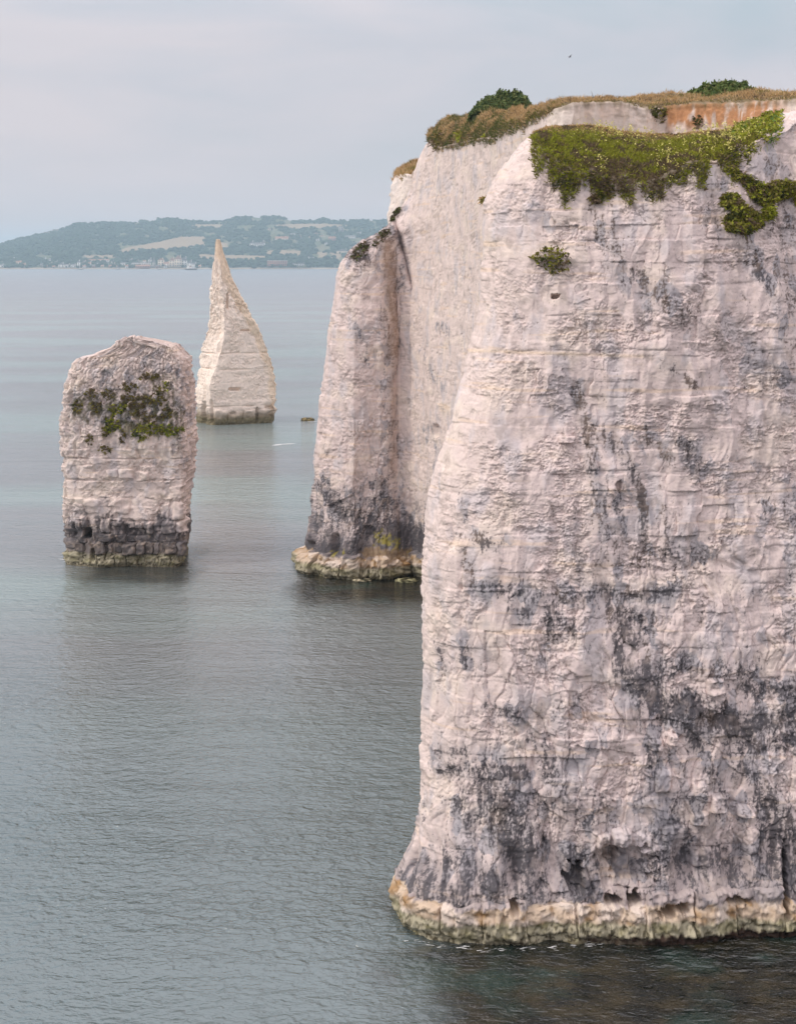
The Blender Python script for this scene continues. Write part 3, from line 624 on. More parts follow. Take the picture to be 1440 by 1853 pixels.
# ------------------------------------------------------------------ sea stacks
BIAS = dict(stack=.40, pin=.05)
def closed_stack(key, name, label, ltab, rtab, D0, ytop, plan, nu, nv, relief, color, mat, extra=None):
    L_, R_ = tab(ltab), tab(rtab); th = np.linspace(0, 1, nu, endpoint=False)
    z1 = zat(ytop, D0); rows = []
    ts = np.linspace(0, 1, nv)
    for t in ts:
        z = -1.5 + (z1 + 1.5) * t; py = pyat(z, D0); w_ = lut(R_, py) - lut(L_, py); jg = min(3.0, w_ * .02)
        pl = lut(L_, py) + jg * float(fbm(np.array(py / 9.), np.array(1.3), 3, 91)); pr = lut(R_, py) + jg * float(fbm(np.array(py / 8.), np.array(7.3), 3, 92))
        rows.append(plan(th, z, py, pl, pr, D0))
    P = np.array(rows)
    Np, area = grid_normals(P, True)
    mid = P[nv // 2]; seg = np.linalg.norm(np.roll(mid, -1, 0) - mid, axis=-1); S = np.cumsum(seg)[None] + 0 * P[..., 0]
    S = S - S[:, nu // 4:nu // 4 + 1]
    S = S * 1.0; Z = P[..., 2]; px, py = project(P)
    d = relief(S, Z, px, py, P); d = d - d.mean() - BIAS[key]
    Nh = Np.copy(); Nh[..., 2] *= .35; Nh /= np.linalg.norm(Nh, axis=-1, keepdims=True)
    fade = np.ones(nv); fade[-6:] = np.linspace(1, .5, 6)
    Q = P + Nh * (d * fade[:, None])[..., None]
    Q[-8:, :, 2] += (.35 * fbm(S[-8:] / .55, Z[-8:] * 0, 4, 5, .65)) * (.3 if key == 'pin' else 1) * np.linspace(0, 1, 8)[:, None]
    c = color(S, Z, px, py)
    CL[key] = dict(P0=P, N0=Np, S=S, nface=nv, front=(0, nu), Q=Q, C=c, area=area)
    # close the top with shrinking rings
    V = [Q]; C = [c]; ctr = Q[-1].mean(0)
    for k in (.75, .5, .25, .02):
        rg = ctr + (Q[-1] - ctr) * k; rg[:, 2] += .08 * (1 - k) + .18 * perlin(rg[:, 0] * 1.5, rg[:, 1] * 1.5, 4); V.append(rg[None]); C.append(c[-1][None])
    V = np.concatenate(V); C = np.concatenate(C)
    o = raw_mesh(name, V, grid_faces(len(V), nu, True), mat, None, C)
    tag(o, label, 'sea stack'); return o
def plan_box(th, z, py, pl, pr, D0):
    a0 = 2 * math.pi * np.linspace(0, 1, 2000, endpoint=False) + math.pi          # start at the left, front next
    b = 3.6 * min(1, .55 + .45 * (pr - pl) / 235); n = 6.5
    cy = D0 + b + .05 * z; xl, xr = xat(pl, cy), xat(pr, cy); cx, a = (xl + xr) / 2, (xr - xl) / 2
    c, s = np.cos(a0), np.sin(a0)
    x = cx + a * np.sign(c) * np.abs(c) ** (2 / n); y = cy + b * np.sign(s) * np.abs(s) ** (2 / n)
    y = y - .6 * (x - cx) / a * .5
    X2 = np.append(x, x[0]); Y2 = np.append(y, y[0]); L = np.concatenate([[0], np.cumsum(np.hypot(np.diff(X2), np.diff(Y2)))])
    t = th * L[-1]; x = np.interp(t, L, X2); y = np.interp(t, L, Y2)
    return np.stack([x, y, z + 0 * x], -1)
D_ST = 112.8
STL = [(1040, 121), (1027, 121), (1000, 121), (985, 120), (960, 118), (940, 113), (900, 111), (850, 111), (800, 112), (752, 114), (742, 119), (700, 124), (672, 132), (655, 138), (647, 147), (641, 172), (632, 192), (626, 205), (618, 212), (613, 232)]
STR = [(1040, 341), (1027, 341), (1000, 344), (970, 350), (950, 351), (900, 354), (850, 356), (800, 355), (780, 351), (700, 351), (672, 349), (655, 347), (646, 341), (636, 332), (627, 326), (622, 316), (618, 285), (614, 256)]
def relief_stack(S, Z, px, py, P):
    lowm = sstep(560, 860, py)
    w3 = fbm(S / 1.1, Z / 1.1, 3, 88); d = chalk_relief(S, Z, 83, blocky=1.0, flute=.45, rough=1.1, bed=.95, lowrough=0)
    f1, f2, cid = worley(S / .95 + .25 * w3, Z / .75 + .2 * w3, 29); d += sstep(700, 820, py) * (.16 * (cid - .5))
    f1, f2, cid = worley(S / .30, Z / .42 , 19); d = d * (.55 + .45 * sstep(700, 860, py)); d += (1 - sstep(740, 840, py)) * (.22 * (cid - .5) - .12 * np.exp(-((f2 - f1) / .15) ** 2))
    d += (1 - sstep(800, 860, py)) * sstep(640, 700, py) * .22 * ridged(S / .8, Z / 3.2, 2, 23)
    for hx, hy, hw, hh, dep in [(155, 967, 8, 9, 1.6), (246, 965, 16, 7, .5), (225, 962, 4, 10, .5), (167, 1005, 5, 10, .8), (129, 960, 5, 12, .4), (342, 990, 3, 25, .5)]:
        d -= dep * (P[..., 1] < D_ST + 3) * sstep(1.2, .8, ((np.abs((px - hx) / hw) ** 4 + np.abs((py - hy) / hh) ** 4) ** .25))
    for y in (833, 872, 945):                               # bedding joints that run right across
        zj = zat(y, D_ST); d -= .17 * np.exp(-((Z - zj - .05 * fbm(S / 1.5, Z * 0, 2, y)) / .06) ** 2) * sstep(-.3, .1, fbm(S / 1.4, Z * 0, 2, y + 1))
    return d
def color_stack(S, Z, px, py, extra=0):
    st = seg_mask(px, py, [(150, 730, 320, 750, 26, .5), (200, 700, 240, 770, 22, .5), (270, 660, 330, 690, 18, .5), (190, 680, 290, 690, 16, .35), (300, 720, 320, 790, 14, .45), (285, 800, 345, 830, 14, .3)])
    st = st + extra
    c = chalk_color(S, Z, 21, st * 1.2, warm=.35, dark=-.3)
    gr = sstep(.45, .8, seg_mask(px, py, [(150, 735, 320, 750, 30, .7), (200, 770, 320, 780, 16, .8), (270, 690, 310, 720, 18, .6)]) + .5 * fbm(S / .4, Z / .7, 4, 25))
    c = mixc(c, (.10, .09, .03), gr * .75)
    c = tidal_color(c, S, Z, 21, k=.95, weed=.35, black=.95, blacktop=3.7, ochre=.3)
    return c
stack = closed_stack('stack', 'sea_stack', 'squat square-topped chalk stack with tufts of green on its face and a black base', STL, STR, D_ST, 613, plan_box, 560, 330, relief_stack, color_stack, M_CHALK_FAR)
def col_stack_dark(S, Z): return color_stack(S, Z, S * 0 - 500, S * 0, .1)
def fcol(key, px, z, half=(0.0, .5)):
    c = CL[key]; P0 = c['P0']; i = int(np.clip(np.searchsorted(P0[:, 0, 2], z), 0, len(P0) - 1)); nu = P0.shape[1]; j0, j1 = int(half[0] * nu), int(half[1] * nu)
    p = pxat(P0[i, j0:j1, 0], P0[i, j0:j1, 1]); k = np.arange(j0, j1); o = np.argsort(p); return float(np.interp(px, p[o], k[o]))
def stack_block(key, x0, x1, y0, y1, D, proud, seed, par, nm, colf, na=16, nb=16, sharp=6, half=(0.0, .5)):
    z0, z1 = zat(y1, D), zat(y0, D); zm = (z0 + z1) / 2
    return rock_block(key, fcol(key, x0, zm, half), fcol(key, x1, zm, half), z0, z1, proud, seed, par, M_CHALK_FAR, nm, na, nb, sharp + 3, colf, .12)
def dark_block(k):
    q = float(rnd2(np.array([k]), np.array([8]), 9)[0])
    def f(S, Z): return mixc(np.zeros(S.shape + (3,)) + np.array((.055, .052, .056)) * (1 + 1.2 * (q > .7)), (.34, .27, .22), .8 * sstep(.15, .45, fbm(S / .5, Z / .5, 3, 40 + k)))
    return f
k = 0
for x0, x1, y0, y1, pr_ in [(122, 135, 980, 996, .3), (136, 155, 983, 1000, .4), (138, 156, 973, 983, .35), (168, 190, 982, 1004, .5), (190, 196, 985, 1003, .3), (197, 205, 983, 1003, .45), (206, 219, 983, 1003, .4),
                            (220, 246, 984, 1004, .55), (248, 259, 983, 1007, .5), (260, 276, 984, 1005, .45), (277, 290, 985, 1006, .4), (291, 298, 986, 1003, .3), (299, 322, 984, 1005, .35), (323, 338, 982, 1008, .4),
                            (178, 206, 965, 982, .35), (207, 224, 967, 982, .4), (226, 242, 968, 983, .25), (258, 275, 946, 968, .25), (276, 290, 946, 966, .2), (291, 318, 946, 967, .25), (320, 346, 942, 970, .25),
                            (181, 200, 943, 964, .2), (132, 146, 944, 962, .25), (148, 156, 938, 958, .2), (278, 288, 968, 982, .25), (262, 276, 968, 982, .2), (122, 140, 962, 974, .2), (204, 219, 944, 962, .2), (240, 256, 946, 962, .2),
                            (186, 209, 850, 868, .15), (210, 240, 852, 872, .15), (308, 335, 885, 910, .15), (310, 340, 912, 945, .18), (240, 270, 855, 872, .12), (150, 180, 905, 935, .15), (285, 306, 912, 940, .14), (205, 235, 905, 935, .15)]:
    k += 1; hj = (rnd2(np.array([k, k, k, k]), np.arange(4), 9) - .5) * 5; stack_block('stack', x0 + hj[0], x1 + hj[1], y0 + hj[2], y1 + hj[3], D_ST, pr_ * rnd2(np.array([k]), np.array([7]), 9)[0] * 1.5, 500 + k, stack, 'rock_block', dark_block(k) if y0 > 960 else None, 16, 16, 4)
ed = [118, 147, 163, 176, 190, 206, 226, 246, 262, 285, 308, 328, 344]
for i in range(len(ed) - 1):
    stack_block('stack', ed[i], ed[i + 1], (1012 if i == 1 else 1003 + (i * 37 % 5)), 1048, D_ST, (.1 if i == 1 else .12 + .05 * (i * 29 % 7)), 560 + i, stack, 'ledge_block', col_stack_dark, 20, 24, 7)

D_PN = 24 * F / (767 - HZ) - 2.0
PNL = [(790, 357), (767, 358), (738, 357), (696, 358), (659, 362), (640, 364), (619, 367), (597, 375), (580, 379), (564, 381), (526, 382), (493, 383), (475, 385), (460, 387), (445, 388), (432, 390)]
PNR = [(790, 496), (765, 497), (758, 499), (747, 502), (699, 503), (672, 499), (655, 493), (637, 486), (610, 475), (588, 464), (570, 454), (557, 446), (540, 437), (522, 429), (510, 422), (495, 417), (475, 411), (453, 403), (440, 400), (432, 397)]
PNC = tab([(800, 388), (767, 386), (720, 384), (700, 384), (670, 390), (640, 398), (600, 408), (560, 404), (500, 399), (432, 393)])
def plan_pin(th, z, py, pl, pr, D0):
    w = (pr - pl) / F * D0; pc = lut(PNC, py)
    ctrl = np.array([(xat(pl, D0 + .42 * w), D0 + .42 * w), (xat(pc, D0), D0), (xat(pr, D0 + .30 * w), D0 + .30 * w), (xat((pl + pr) / 2, D0 + .9 * w), D0 + .9 * w)])
    ctrl[:, 1] += .12 * z * .3
    tt = np.array([0, .22, .55, .8, 1.0]); c = np.vstack([ctrl, ctrl[:1]])
    x = np.interp(th, tt, c[:, 0]); y = np.interp(th, tt, c[:, 1])
    for _ in range(14): x = (np.roll(x, 1) + 2 * x + np.roll(x, -1)) / 4; y = (np.roll(y, 1) + 2 * y + np.roll(y, -1)) / 4
    return np.stack([x, y, z + 0 * x], -1)
def relief_pin(S, Z, px, py, P):
    d = .9 * chalk_relief(S, Z, 131, blocky=.5, flute=.8, rough=1.6, bed=1.6, lowrough=0)
    d += .30 * ridged(S / 1.4, Z / 5, 2, 31) * (px < lut(PNC, py)) + .25 * fbm(S / .8, Z / .7, 3, 6) * sstep(620, 540, py)
    for y in (670, 737, 641): 
        zj = zat(y, D_PN); d -= .22 * np.exp(-((Z - zj - .12 * fbm(S / 3, Z * 0, 2, y)) / .10) ** 2) * sstep(-.4, .1, fbm(S / 2.4, Z * 0, 2, y + 1))
    for hx, hy, hw, hh, dep in [(424, 704, 10, 3, .7), (466, 752, 2.5, 14, .9), (422, 748, 6, 3, .5), (413, 545, 2, 14, .6), (488, 737, 8, 3, .5), (444, 598, 8, 2, .5), (372, 748, 4, 20, .8), (383, 745, 2, 20, .7)]:
        d -= dep * sstep(1.2, .8, ((np.abs((px - hx) / hw) ** 4 + np.abs((py - hy) / hh) ** 4) ** .25))
    s_ = np.clip((lut(tab(PNR), py) - lut(tab(PNL), py)) / 60, .25, 1)
    return d * s_
def color_pin(S, Z, px, py, extra=0):
    st = seg_mask(px, py, [(366, 725, 366, 765, 7, 1.1), (383, 725, 380, 765, 6, 1.1), (420, 748, 424, 748, 5, 1.0), (485, 735, 500, 745, 6, .6), (440, 745, 470, 747, 4, .45), (390, 470, 400, 520, 5, .4), (460, 748, 468, 765, 4, .8)]) + extra
    c = chalk_color(S, Z, 23, st - .15, warm=.6, dark=.2)
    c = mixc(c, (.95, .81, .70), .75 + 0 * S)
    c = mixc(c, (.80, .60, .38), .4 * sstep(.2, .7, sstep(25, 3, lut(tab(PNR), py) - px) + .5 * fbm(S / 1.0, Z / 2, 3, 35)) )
    c = tidal_color(c, S, Z, 23, k=.85, weed=.2, black=.12, blacktop=3.6, ochre=.35)
    c = mixc(c, (.16, .13, .075), .75 * sstep(2.4, 1.0, Z + .5 * fbm(S / .8, Z / .8, 3, 44)))
    return c
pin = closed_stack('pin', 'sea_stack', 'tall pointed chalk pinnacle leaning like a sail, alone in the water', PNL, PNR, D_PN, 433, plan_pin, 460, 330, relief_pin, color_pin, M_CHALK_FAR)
for i, (x0, x1) in enumerate([(388, 412), (412, 438), (438, 464), (468, 484), (484, 500)]):
    stack_block('pin', x0, x1, 741 + (i * 3 % 5), 792, D_PN, .22, 600 + i, pin, 'ledge_block', lambda S, Z: color_pin(S, Z, S * 0 + 430, S * 0 + 900), 18, 22, 7, (.1, .7))

# ------------------------------------------------------------------ far coast across the bay
RIDGE = tab([(-700, 486), (-300, 480), (-120, 466), (-40, 452), (0, 445), (30, 437), (57, 430), (80, 425), (100, 421), (120, 416), (140, 409), (180, 406), (230, 405), (250, 405), (290, 399), (320, 398), (340, 403), (400, 402), (420, 399), (440, 395),
             (480, 394), (510, 396), (525, 401), (560, 401), (590, 399), (640, 401), (700, 401), (800, 400), (1100, 402), (1500, 410), (1900, 430)])
DS, DR = 4800.0, 6300.0
def terrain(px, D):
    t = (D - DS - 40 * perlin(px / 60., D * 0, 3)) / (DR - DS); zr = zat(lut(RIDGE, px), DR)
    f = np.where(t < 1, np.clip(t, -.05, 1) ** 1.0 if False else np.sign(t) * np.abs(np.clip(t, -.05, 1)) ** .85, 1 - .3 * (t - 1))
    z = zr * f + 7 * fbm(px / 22., D / 320., 4, 41) * np.clip(t * 6, 0, 1) + np.where(t > 0, 4 * sstep(0, .02, t), -3)
    return z
pxs = np.linspace(-700, 1900, 900); ds = DS - 30 + (DR + 900 - DS) * np.linspace(0, 1, 200) ** 1.3
PX, DD = np.meshgrid(pxs, ds, indexing='xy'); TZ = terrain(PX, DD)
TP = np.stack([xat(PX, DD), DD, TZ], -1); tpx, tpy = project(TP)
fn = fbm(PX / 30., DD / 260., 4, 43)
wood = sstep(-.18, .02, fn + .12)
fields = [[(205, 457), (230, 448), (285, 438), (330, 428), (372, 428), (372, 447), (340, 448), (300, 452), (250, 455)], [(150, 462), (205, 458), (215, 466), (160, 467)], [(392, 437), (412, 440), (414, 449), (395, 450)],
          [(495, 407), (530, 405), (590, 405), (640, 408), (600, 412), (520, 414)], [(500, 452), (548, 454), (550, 464), (510, 462)], [(355, 460), (480, 463), (485, 470), (360, 468)], [(348, 406), (405, 406), (408, 411), (350, 412)],
          [(575, 456), (592, 457), (590, 466), (576, 465)], [(598, 457), (620, 460), (612, 470), (600, 468)], [(480, 452), (495, 453), (494, 464), (484, 462)]]
fm = np.zeros(PX.shape, bool)
for p in fields: fm |= in_poly(tpx, tpy, p)
woods_in = in_poly(tpx, tpy, [(205, 462), (250, 452), (290, 452), (300, 460), (290, 470), (215, 470)]) | in_poly(tpx, tpy, [(322, 456), (340, 448), (372, 445), (378, 458), (340, 462)]) | in_poly(tpx, tpy, [(5, 484), (40, 474), (55, 470), (68, 478), (70, 486)])
wood = np.where(fm, 0, wood); wood = np.where(woods_in, 1, wood); leftslope = (tpx < 210) & (tpy < 462); wood = np.where(leftslope, np.maximum(wood, .7), wood)
hc = np.zeros(PX.shape + (3,)) + np.array((.11, .13, .06)); hc = mixc(hc, (.42, .31, .20), np.where(fm, .9, sstep(.0, .3, fbm(PX / 14., DD / 120., 3, 47)) * .3)); hc = mixc(hc, (.035, .06, .035), wood * .95)
hc = mixc(hc, (.45, .38, .30), sstep(7, 3, TZ))
hills = raw_mesh('hills', TP, grid_faces(*PX.shape), M_LEAF, None, hc); tag(hills, kind='structure')
# woods: thousands of crowns, too many and too small to count
def ico():
    t = (1 + 5 ** .5) / 2
    v = np.array([(-1, t, 0), (1, t, 0), (-1, -t, 0), (1, -t, 0), (0, -1, t), (0, 1, t), (0, -1, -t), (0, 1, -t), (t, 0, -1), (t, 0, 1), (-t, 0, -1), (-t, 0, 1)], float)
    f = np.array([(0, 11, 5), (0, 5, 1), (0, 1, 7), (0, 7, 10), (0, 10, 11), (1, 5, 9), (5, 11, 4), (11, 10, 2), (10, 7, 6), (7, 1, 8), (3, 9, 4), (3, 4, 2), (3, 2, 6), (3, 6, 8), (3, 8, 9), (4, 9, 5), (2, 4, 11), (6, 2, 10), (8, 6, 7), (9, 8, 1)])
    return v / np.linalg.norm(v[0]), f
IV, IF = ico()
def blobs(name, C, R, cols, mat, squash=.8, jit=.25, parent=None):
    n = len(C); V = IV[None] * (1 + jit * (rng.random((n, 12, 1)) - .5) * 2) * R[:, None, None]; V[..., 2] *= squash; V = V + C[:, None]
    Fc = (IF[None] + (np.arange(n) * 12)[:, None, None]).reshape(-1, 3)
    return raw_mesh(name, V, Fc, mat, parent, np.repeat(cols[:, None], 12, 1), smooth=True)
vis = (tpx > -150) & (tpx < 720) & (DD < DR + 60) & (TZ > 5)
area_w = np.where(vis, wood, 0).ravel(); area_w = area_w * (DD.ravel() / DS)
idx = rng.choice(area_w.size, 9500, p=area_w / area_w.sum())
Cc = TP.reshape(-1, 3)[idx] + rng.normal(0, 6, (9500, 3)) * np.array((1, 1, .1)); R_ = rng.uniform(4.5, 9.5, 9500); Cc[:, 2] += R_ * .4
v = rng.uniform(.6, 1.5, (9500, 1)); woods = blobs('woods', Cc, R_, np.array((.035, .06, .032)) * v, M_LEAF, .8)
tag(woods, 'dark hazy woods covering the far hillside', 'woods', kind='stuff')
def hillD(px, py):
    d = np.linspace(DS, DR + 200, 900); z = terrain(px + 0 * d, d); p = pyat(z, d); k = np.argmax(p <= py) if (p <= py).any() else len(d) - 1
    if px < 720 and p[k] > py + 3: k = len(d) // 2
    return float(d[k]), float(z[k])
M_WHITE = plain('white_render', (.78, .74, .68), var=.06, scale=.2); M_CREAM = plain('cream_stone', (.70, .58, .44), var=.12, scale=.2); M_GREY = plain('grey_stone', (.33, .30, .27), var=.15, scale=.2)
M_RED = plain('red_brick', (.38, .20, .15), var=.12, scale=.2); M_SLATE = plain('slate', (.19, .18, .18), var=.2, scale=.2); M_TILE = plain('roof_tile', (.36, .20, .14), var=.2, scale=.2); M_PANE = plain('window_dark', (.05, .06, .07), .2, .5)
M_TIMBER = plain('dark_timber', (.10, .085, .075), var=.2, scale=.3); M_HULL = plain('dark_hull', (.09, .05, .05), .5, .4)
def gable(w, d, h, hz, along=True):
    """roof prism with overhang, its eaves at height h"""
    a, b = w / 2 + .5, d / 2 + .5
    if along: V = [(-a, -b, h), (a, -b, h), (a, b, h), (-a, b, h), (-a, 0, h + hz), (a, 0, h + hz)]; Q = [(0, 1, 5, 4), (2, 3, 4, 5), (0, 3, 2, 1)]; T = [(1, 2, 5, 5), (3, 0, 4, 4)]
    else: V = [(-a, -b, h), (a, -b, h), (a, b, h), (-a, b, h), (0, -b, h + hz), (0, b, h + hz)]; Q = [(1, 2, 5, 4), (3, 0, 4, 5), (0, 3, 2, 1)]; T = [(0, 1, 4, 4), (2, 3, 5, 5)]
    return V, Q, T
def poly_obj(name, V, Fs, mat, parent=None):
    me = bpy.data.meshes.new(name); me.from_pydata(V, [], [tuple(dict.fromkeys(f)) for f in Fs]); me.materials.append(mat)
    o = bpy.data.objects.new(name, me); sc.collection.objects.link(o)
    if parent: o.parent = parent
    return o
def building(px, py, wpx, hpx, wm, rm, label, cat='house', group=None, name='house', roof=.4, along=True, storeys=2, win=True, chim=True):
    D, z = hillD(px, py); s = D / F; w, h = wpx * s, hpx * s; d = min(14, max(8, w * .6))
    e = bpy.data.objects.new(name, None); sc.collection.objects.link(e); e.location = (xat(px, D), D, z - 1.0)
    tag(e, label, cat, group)
    hw = h * (1 - roof) + 1.0
    boxes('wall', [(0, 0, hw / 2, w, d, hw)], wm, e)
    if roof > 0:
        V, Q, T = gable(w, d, hw + .02, h * roof, along); r = poly_obj('roof', V, Q + T, rm, e)
        if chim and w > 9:
            c = boxes('chimney', [(w * .3, 0, h * roof * .5 + 1.2 + hw, 1.6, 1.6, h * roof + 1.5)], wm, r)
    else: boxes('roof', [(0, 0, hw + .4, w + 1, d + 1, .8)], rm, e)
    if win:
        n = max(1, int(w / 7))
        for st_ in range(storeys):
            for i in range(n):
                boxes('window', [((i + .5) / n * w - w / 2, -d / 2 - .03, 1 + (st_ + .5) / storeys * (hw - 1), w / n * .38, .16, (hw - 1) / storeys * .5)], M_PANE, e)
    return e
ORD = ['first', 'second', 'third', 'fourth', 'fifth', 'sixth', 'seventh', 'eighth', 'ninth', 'tenth', 'eleventh', 'twelfth', 'thirteenth', 'fourteenth', 'fifteenth', 'sixteenth', 'seventeenth', 'eighteenth', 'nineteenth', 'twentieth']
ORD += ['twenty-' + o for o in ORD[:9]] + ['thirtieth', 'thirty-first', 'thirty-second', 'thirty-third']
big = [(292, 483, 11, 16, M_CREAM, 'cream tower block, leftmost of the big hotel cluster on the far shore', .25, False), (302, 483, 11, 9, M_CREAM, 'low cream wing between the two tall ends of the shore hotel cluster', .4, True),
       (312, 483, 10, 17, M_CREAM, 'cream gabled block left of the tallest one in the shore hotel cluster', .35, False), (323, 483, 13, 21, M_CREAM, 'tallest cream gabled block in the middle of the shore hotel cluster', .35, False),
       (334, 482, 10, 17, M_WHITE, 'pale gabled block just right of the tallest hotel block', .4, False), (344, 483, 9, 12, M_WHITE, 'short white gabled block near the right end of the hotel cluster', .45, False),
       (352, 484, 8, 8, M_WHITE, 'smallest white block at the right end of the hotel cluster', .4, True)]
for px, py, w, h, m, l, r, al in big: building(px, py, w, h, m, M_SLATE if m is M_WHITE else M_TILE, l, 'hotel', None, 'hotel_block', r, al, 3)
for px, py, w, h, m, rm, l, cat, nm, r, al, stn in [
    (112, 484, 10, 9, M_WHITE, M_SLATE, 'white gabled house at the left end of a white shoreline row', 'house', 'house', .45, False, 2),
    (123, 484, 11, 6, M_WHITE, M_SLATE, 'low white house in the middle of the white shoreline row', 'house', 'house', .4, True, 1),
    (134, 484, 10, 6, M_WHITE, M_SLATE, 'white house next to the tall thin one on the shoreline', 'house', 'house', .4, True, 1),
    (143, 484, 5, 13, M_WHITE, M_SLATE, 'tall narrow white house at the right end of the shoreline row', 'house', 'house', .3, False, 3),
    (35, 478, 10, 6, M_CREAM, M_TILE, 'lone cream house above the dark wooded point', 'house', 'house', .4, True, 2),
    (3, 484, 11, 6, M_WHITE, M_SLATE, 'pale house at the left edge of the far shore', 'house', 'house', .4, True, 1),
    (179, 474, 38, 5, M_WHITE, M_TILE, 'long white terrace with reddish roof above the shore', 'terrace', 'terrace', .4, True, 2),
    (246, 480, 54, 5, M_WHITE, M_SLATE, 'longest low white waterfront building, left of the church spire', 'building', 'waterfront_building', .3, True, 1),
    (259, 485, 26, 6, M_RED, M_TILE, 'low pinkish building at the water edge with a small mast', 'building', 'waterfront_building', .4, True, 1),
    (272, 474, 6, 7, M_WHITE, M_SLATE, 'small white gabled house left of the church spire', 'house', 'house', .45, False, 1),
    (465, 448, 24, 9, M_WHITE, M_SLATE, 'large pale mansion alone among dark hillside trees', 'mansion', 'mansion', .4, True, 2),
    (456, 448, 7, 12, M_WHITE, M_SLATE, 'gabled left wing of the pale hillside mansion', 'house', 'house', .4, False, 2),
    (476, 448, 7, 13, M_WHITE, M_SLATE, 'gabled right wing of the pale hillside mansion', 'house', 'house', .4, False, 2),
    (510, 436, 24, 8, M_CREAM, M_TILE, 'wide cream house above and right of the mansion', 'house', 'house', .45, True, 2),
    (546, 436, 37, 1.6, M_WHITE, M_WHITE, 'long thin white terrace drawn like a line across the hillside', 'terrace', 'terrace', 0, True, 1),
    (617, 422, 9, 13, M_GREY, M_SLATE, 'tall grey block on the upper right hillside', 'tower block', 'tower_block', 0, True, 4),
    (601, 437, 13, 9, M_RED, M_TILE, 'reddish block on the hillside below the grey tower', 'building', 'brick_building', .3, True, 3),
    (634, 432, 19, 6, M_WHITE, M_SLATE, 'wide white house right of the grey tower block', 'house', 'house', .4, True, 2),
    (620, 460, 22, 10, M_CREAM, M_SLATE, 'large cream gabled house lowest on the right hillside', 'house', 'house', .45, False, 2),
    (502, 481, 36, 9, M_RED, M_WHITE, 'flat topped brown waterfront block with a pale roof edge', 'building', 'waterfront_building', 0, True, 2),
    (101, 421, 9, 6, M_GREY, M_GREY, 'square grey castle keep standing on the ridge line', 'castle', 'castle_keep', 0, True, 2),
    (89, 423, 16, 3, M_GREY, M_GREY, 'low castle wall on the ridge beside the keep', 'castle', 'castle_wall', 0, True, 1),
    (60, 429, 7, 4, M_GREY, M_SLATE, 'small grey building on the ridge left of the castle', 'building', 'ridge_building', .3, False, 1)]:
    building(px, py, w, h, m, rm, l, cat, None, nm, r, al, stn)
def on_hill(name, px, py, label, cat, group=None):
    D, z = hillD(px, py); e = bpy.data.objects.new(name, None); sc.collection.objects.link(e); e.location = (xat(px, D), D, z - 1); tag(e, label, cat, group); return e, D / F
e, s_ = on_hill('church', 279, 484, 'grey church tower with a pointed spire beside the shore hotels', 'church')
boxes('tower', [(0, 0, 8.5, 5 * s_, 5 * s_, 17)], M_GREY, e)
poly_obj('spire', [(-5, -5, 17), (5, -5, 17), (5, 5, 17), (-5, 5, 17), (0, 0, 38)], [(0, 1, 4), (1, 2, 4), (2, 3, 4), (3, 0, 4), (3, 2, 1, 0)], M_SLATE, e)
boxes('nave', [(-7, 12, 4.5, 10, 20, 9)], M_GREY, e)
for i in range(5):
    building(530.5 + i * 4.6, 481, 4.4, 6.5, M_WHITE, M_SLATE, ORD[i] + ' white gable from the left in the row right of the brown waterfront block', 'house', 'white gabled row on the far waterfront', 'house', .5, False, 1, True, False)
small = [(530, 426), (543, 430), (559, 432), (583, 429), (606, 425), (572, 425), (650, 424), (655, 437), (590, 443), (660, 447), (575, 436), (487, 417), (475, 415), (640, 443), (645, 458), (565, 470), (556, 468)]
small.sort()
for i, (px, py) in enumerate(small):
    m = [M_WHITE, M_CREAM, M_WHITE, M_GREY][i % 4]
    building(px, py, 5 + (i * 7 % 5), 4 + (i * 3 % 3), m, [M_SLATE, M_TILE][i % 2], ORD[i] + ' small house from left on the right hillside, ' + ['white', 'cream', 'white', 'grey'][i % 4] + ' walls, ' + ['slate', 'tiled'][i % 2] + ' roof', 'house', 'small houses on the far hillside', 'house', .4, i % 2 == 0, 1)
town = [(76, 482), (84, 484), (93, 480), (98, 485), (103, 476), (90, 474), (82, 470), (156, 483), (163, 480), (170, 484), (176, 481), (186, 483), (194, 479), (200, 484), (207, 481), (214, 485), (221, 474), (229, 473), (238, 473), (250, 474), (262, 475), (154, 476), (149, 480), (190, 476), (45, 482), (25, 470), (285, 486), (362, 484), (300, 488), (153, 486), (230, 485), (205, 476)]
town.sort()
for i, (px, py) in enumerate(town):
    m = [M_WHITE, M_CREAM, M_GREY, M_WHITE, M_RED][i % 5]
    building(px, min(py, 485), 5 + (i * 5 % 5), 3.5 + (i * 3 % 4) * .7, m, [M_SLATE, M_TILE, M_SLATE][i % 3], ORD[i] + ' small house from left in low shore town, ' + ['white', 'cream', 'grey', 'white', 'brick'][i % 5] + ' walls, ' + ['slate', 'tiled', 'slate'][i % 3] + ' roof', 'house', 'small houses of the far shore town', 'house', .45, i % 3 != 0, 1)
# jetty
e = bpy.data.objects.new('jetty', None); sc.collection.objects.link(e); e.location = (xat(513, 4740), 4740, 0); tag(e, 'long dark jetty on piles below the brown waterfront block', 'jetty')
L_ = 84 * 4740 / F; boxes('deck', [(0, 0, 6, L_, 8, 1.6)], M_TIMBER, e)
for i in range(24): boxes('pile', [(-L_ / 2 + (i + .5) * L_ / 24, -2, 2, 1.4, 1.4, 8)], M_TIMBER, e)
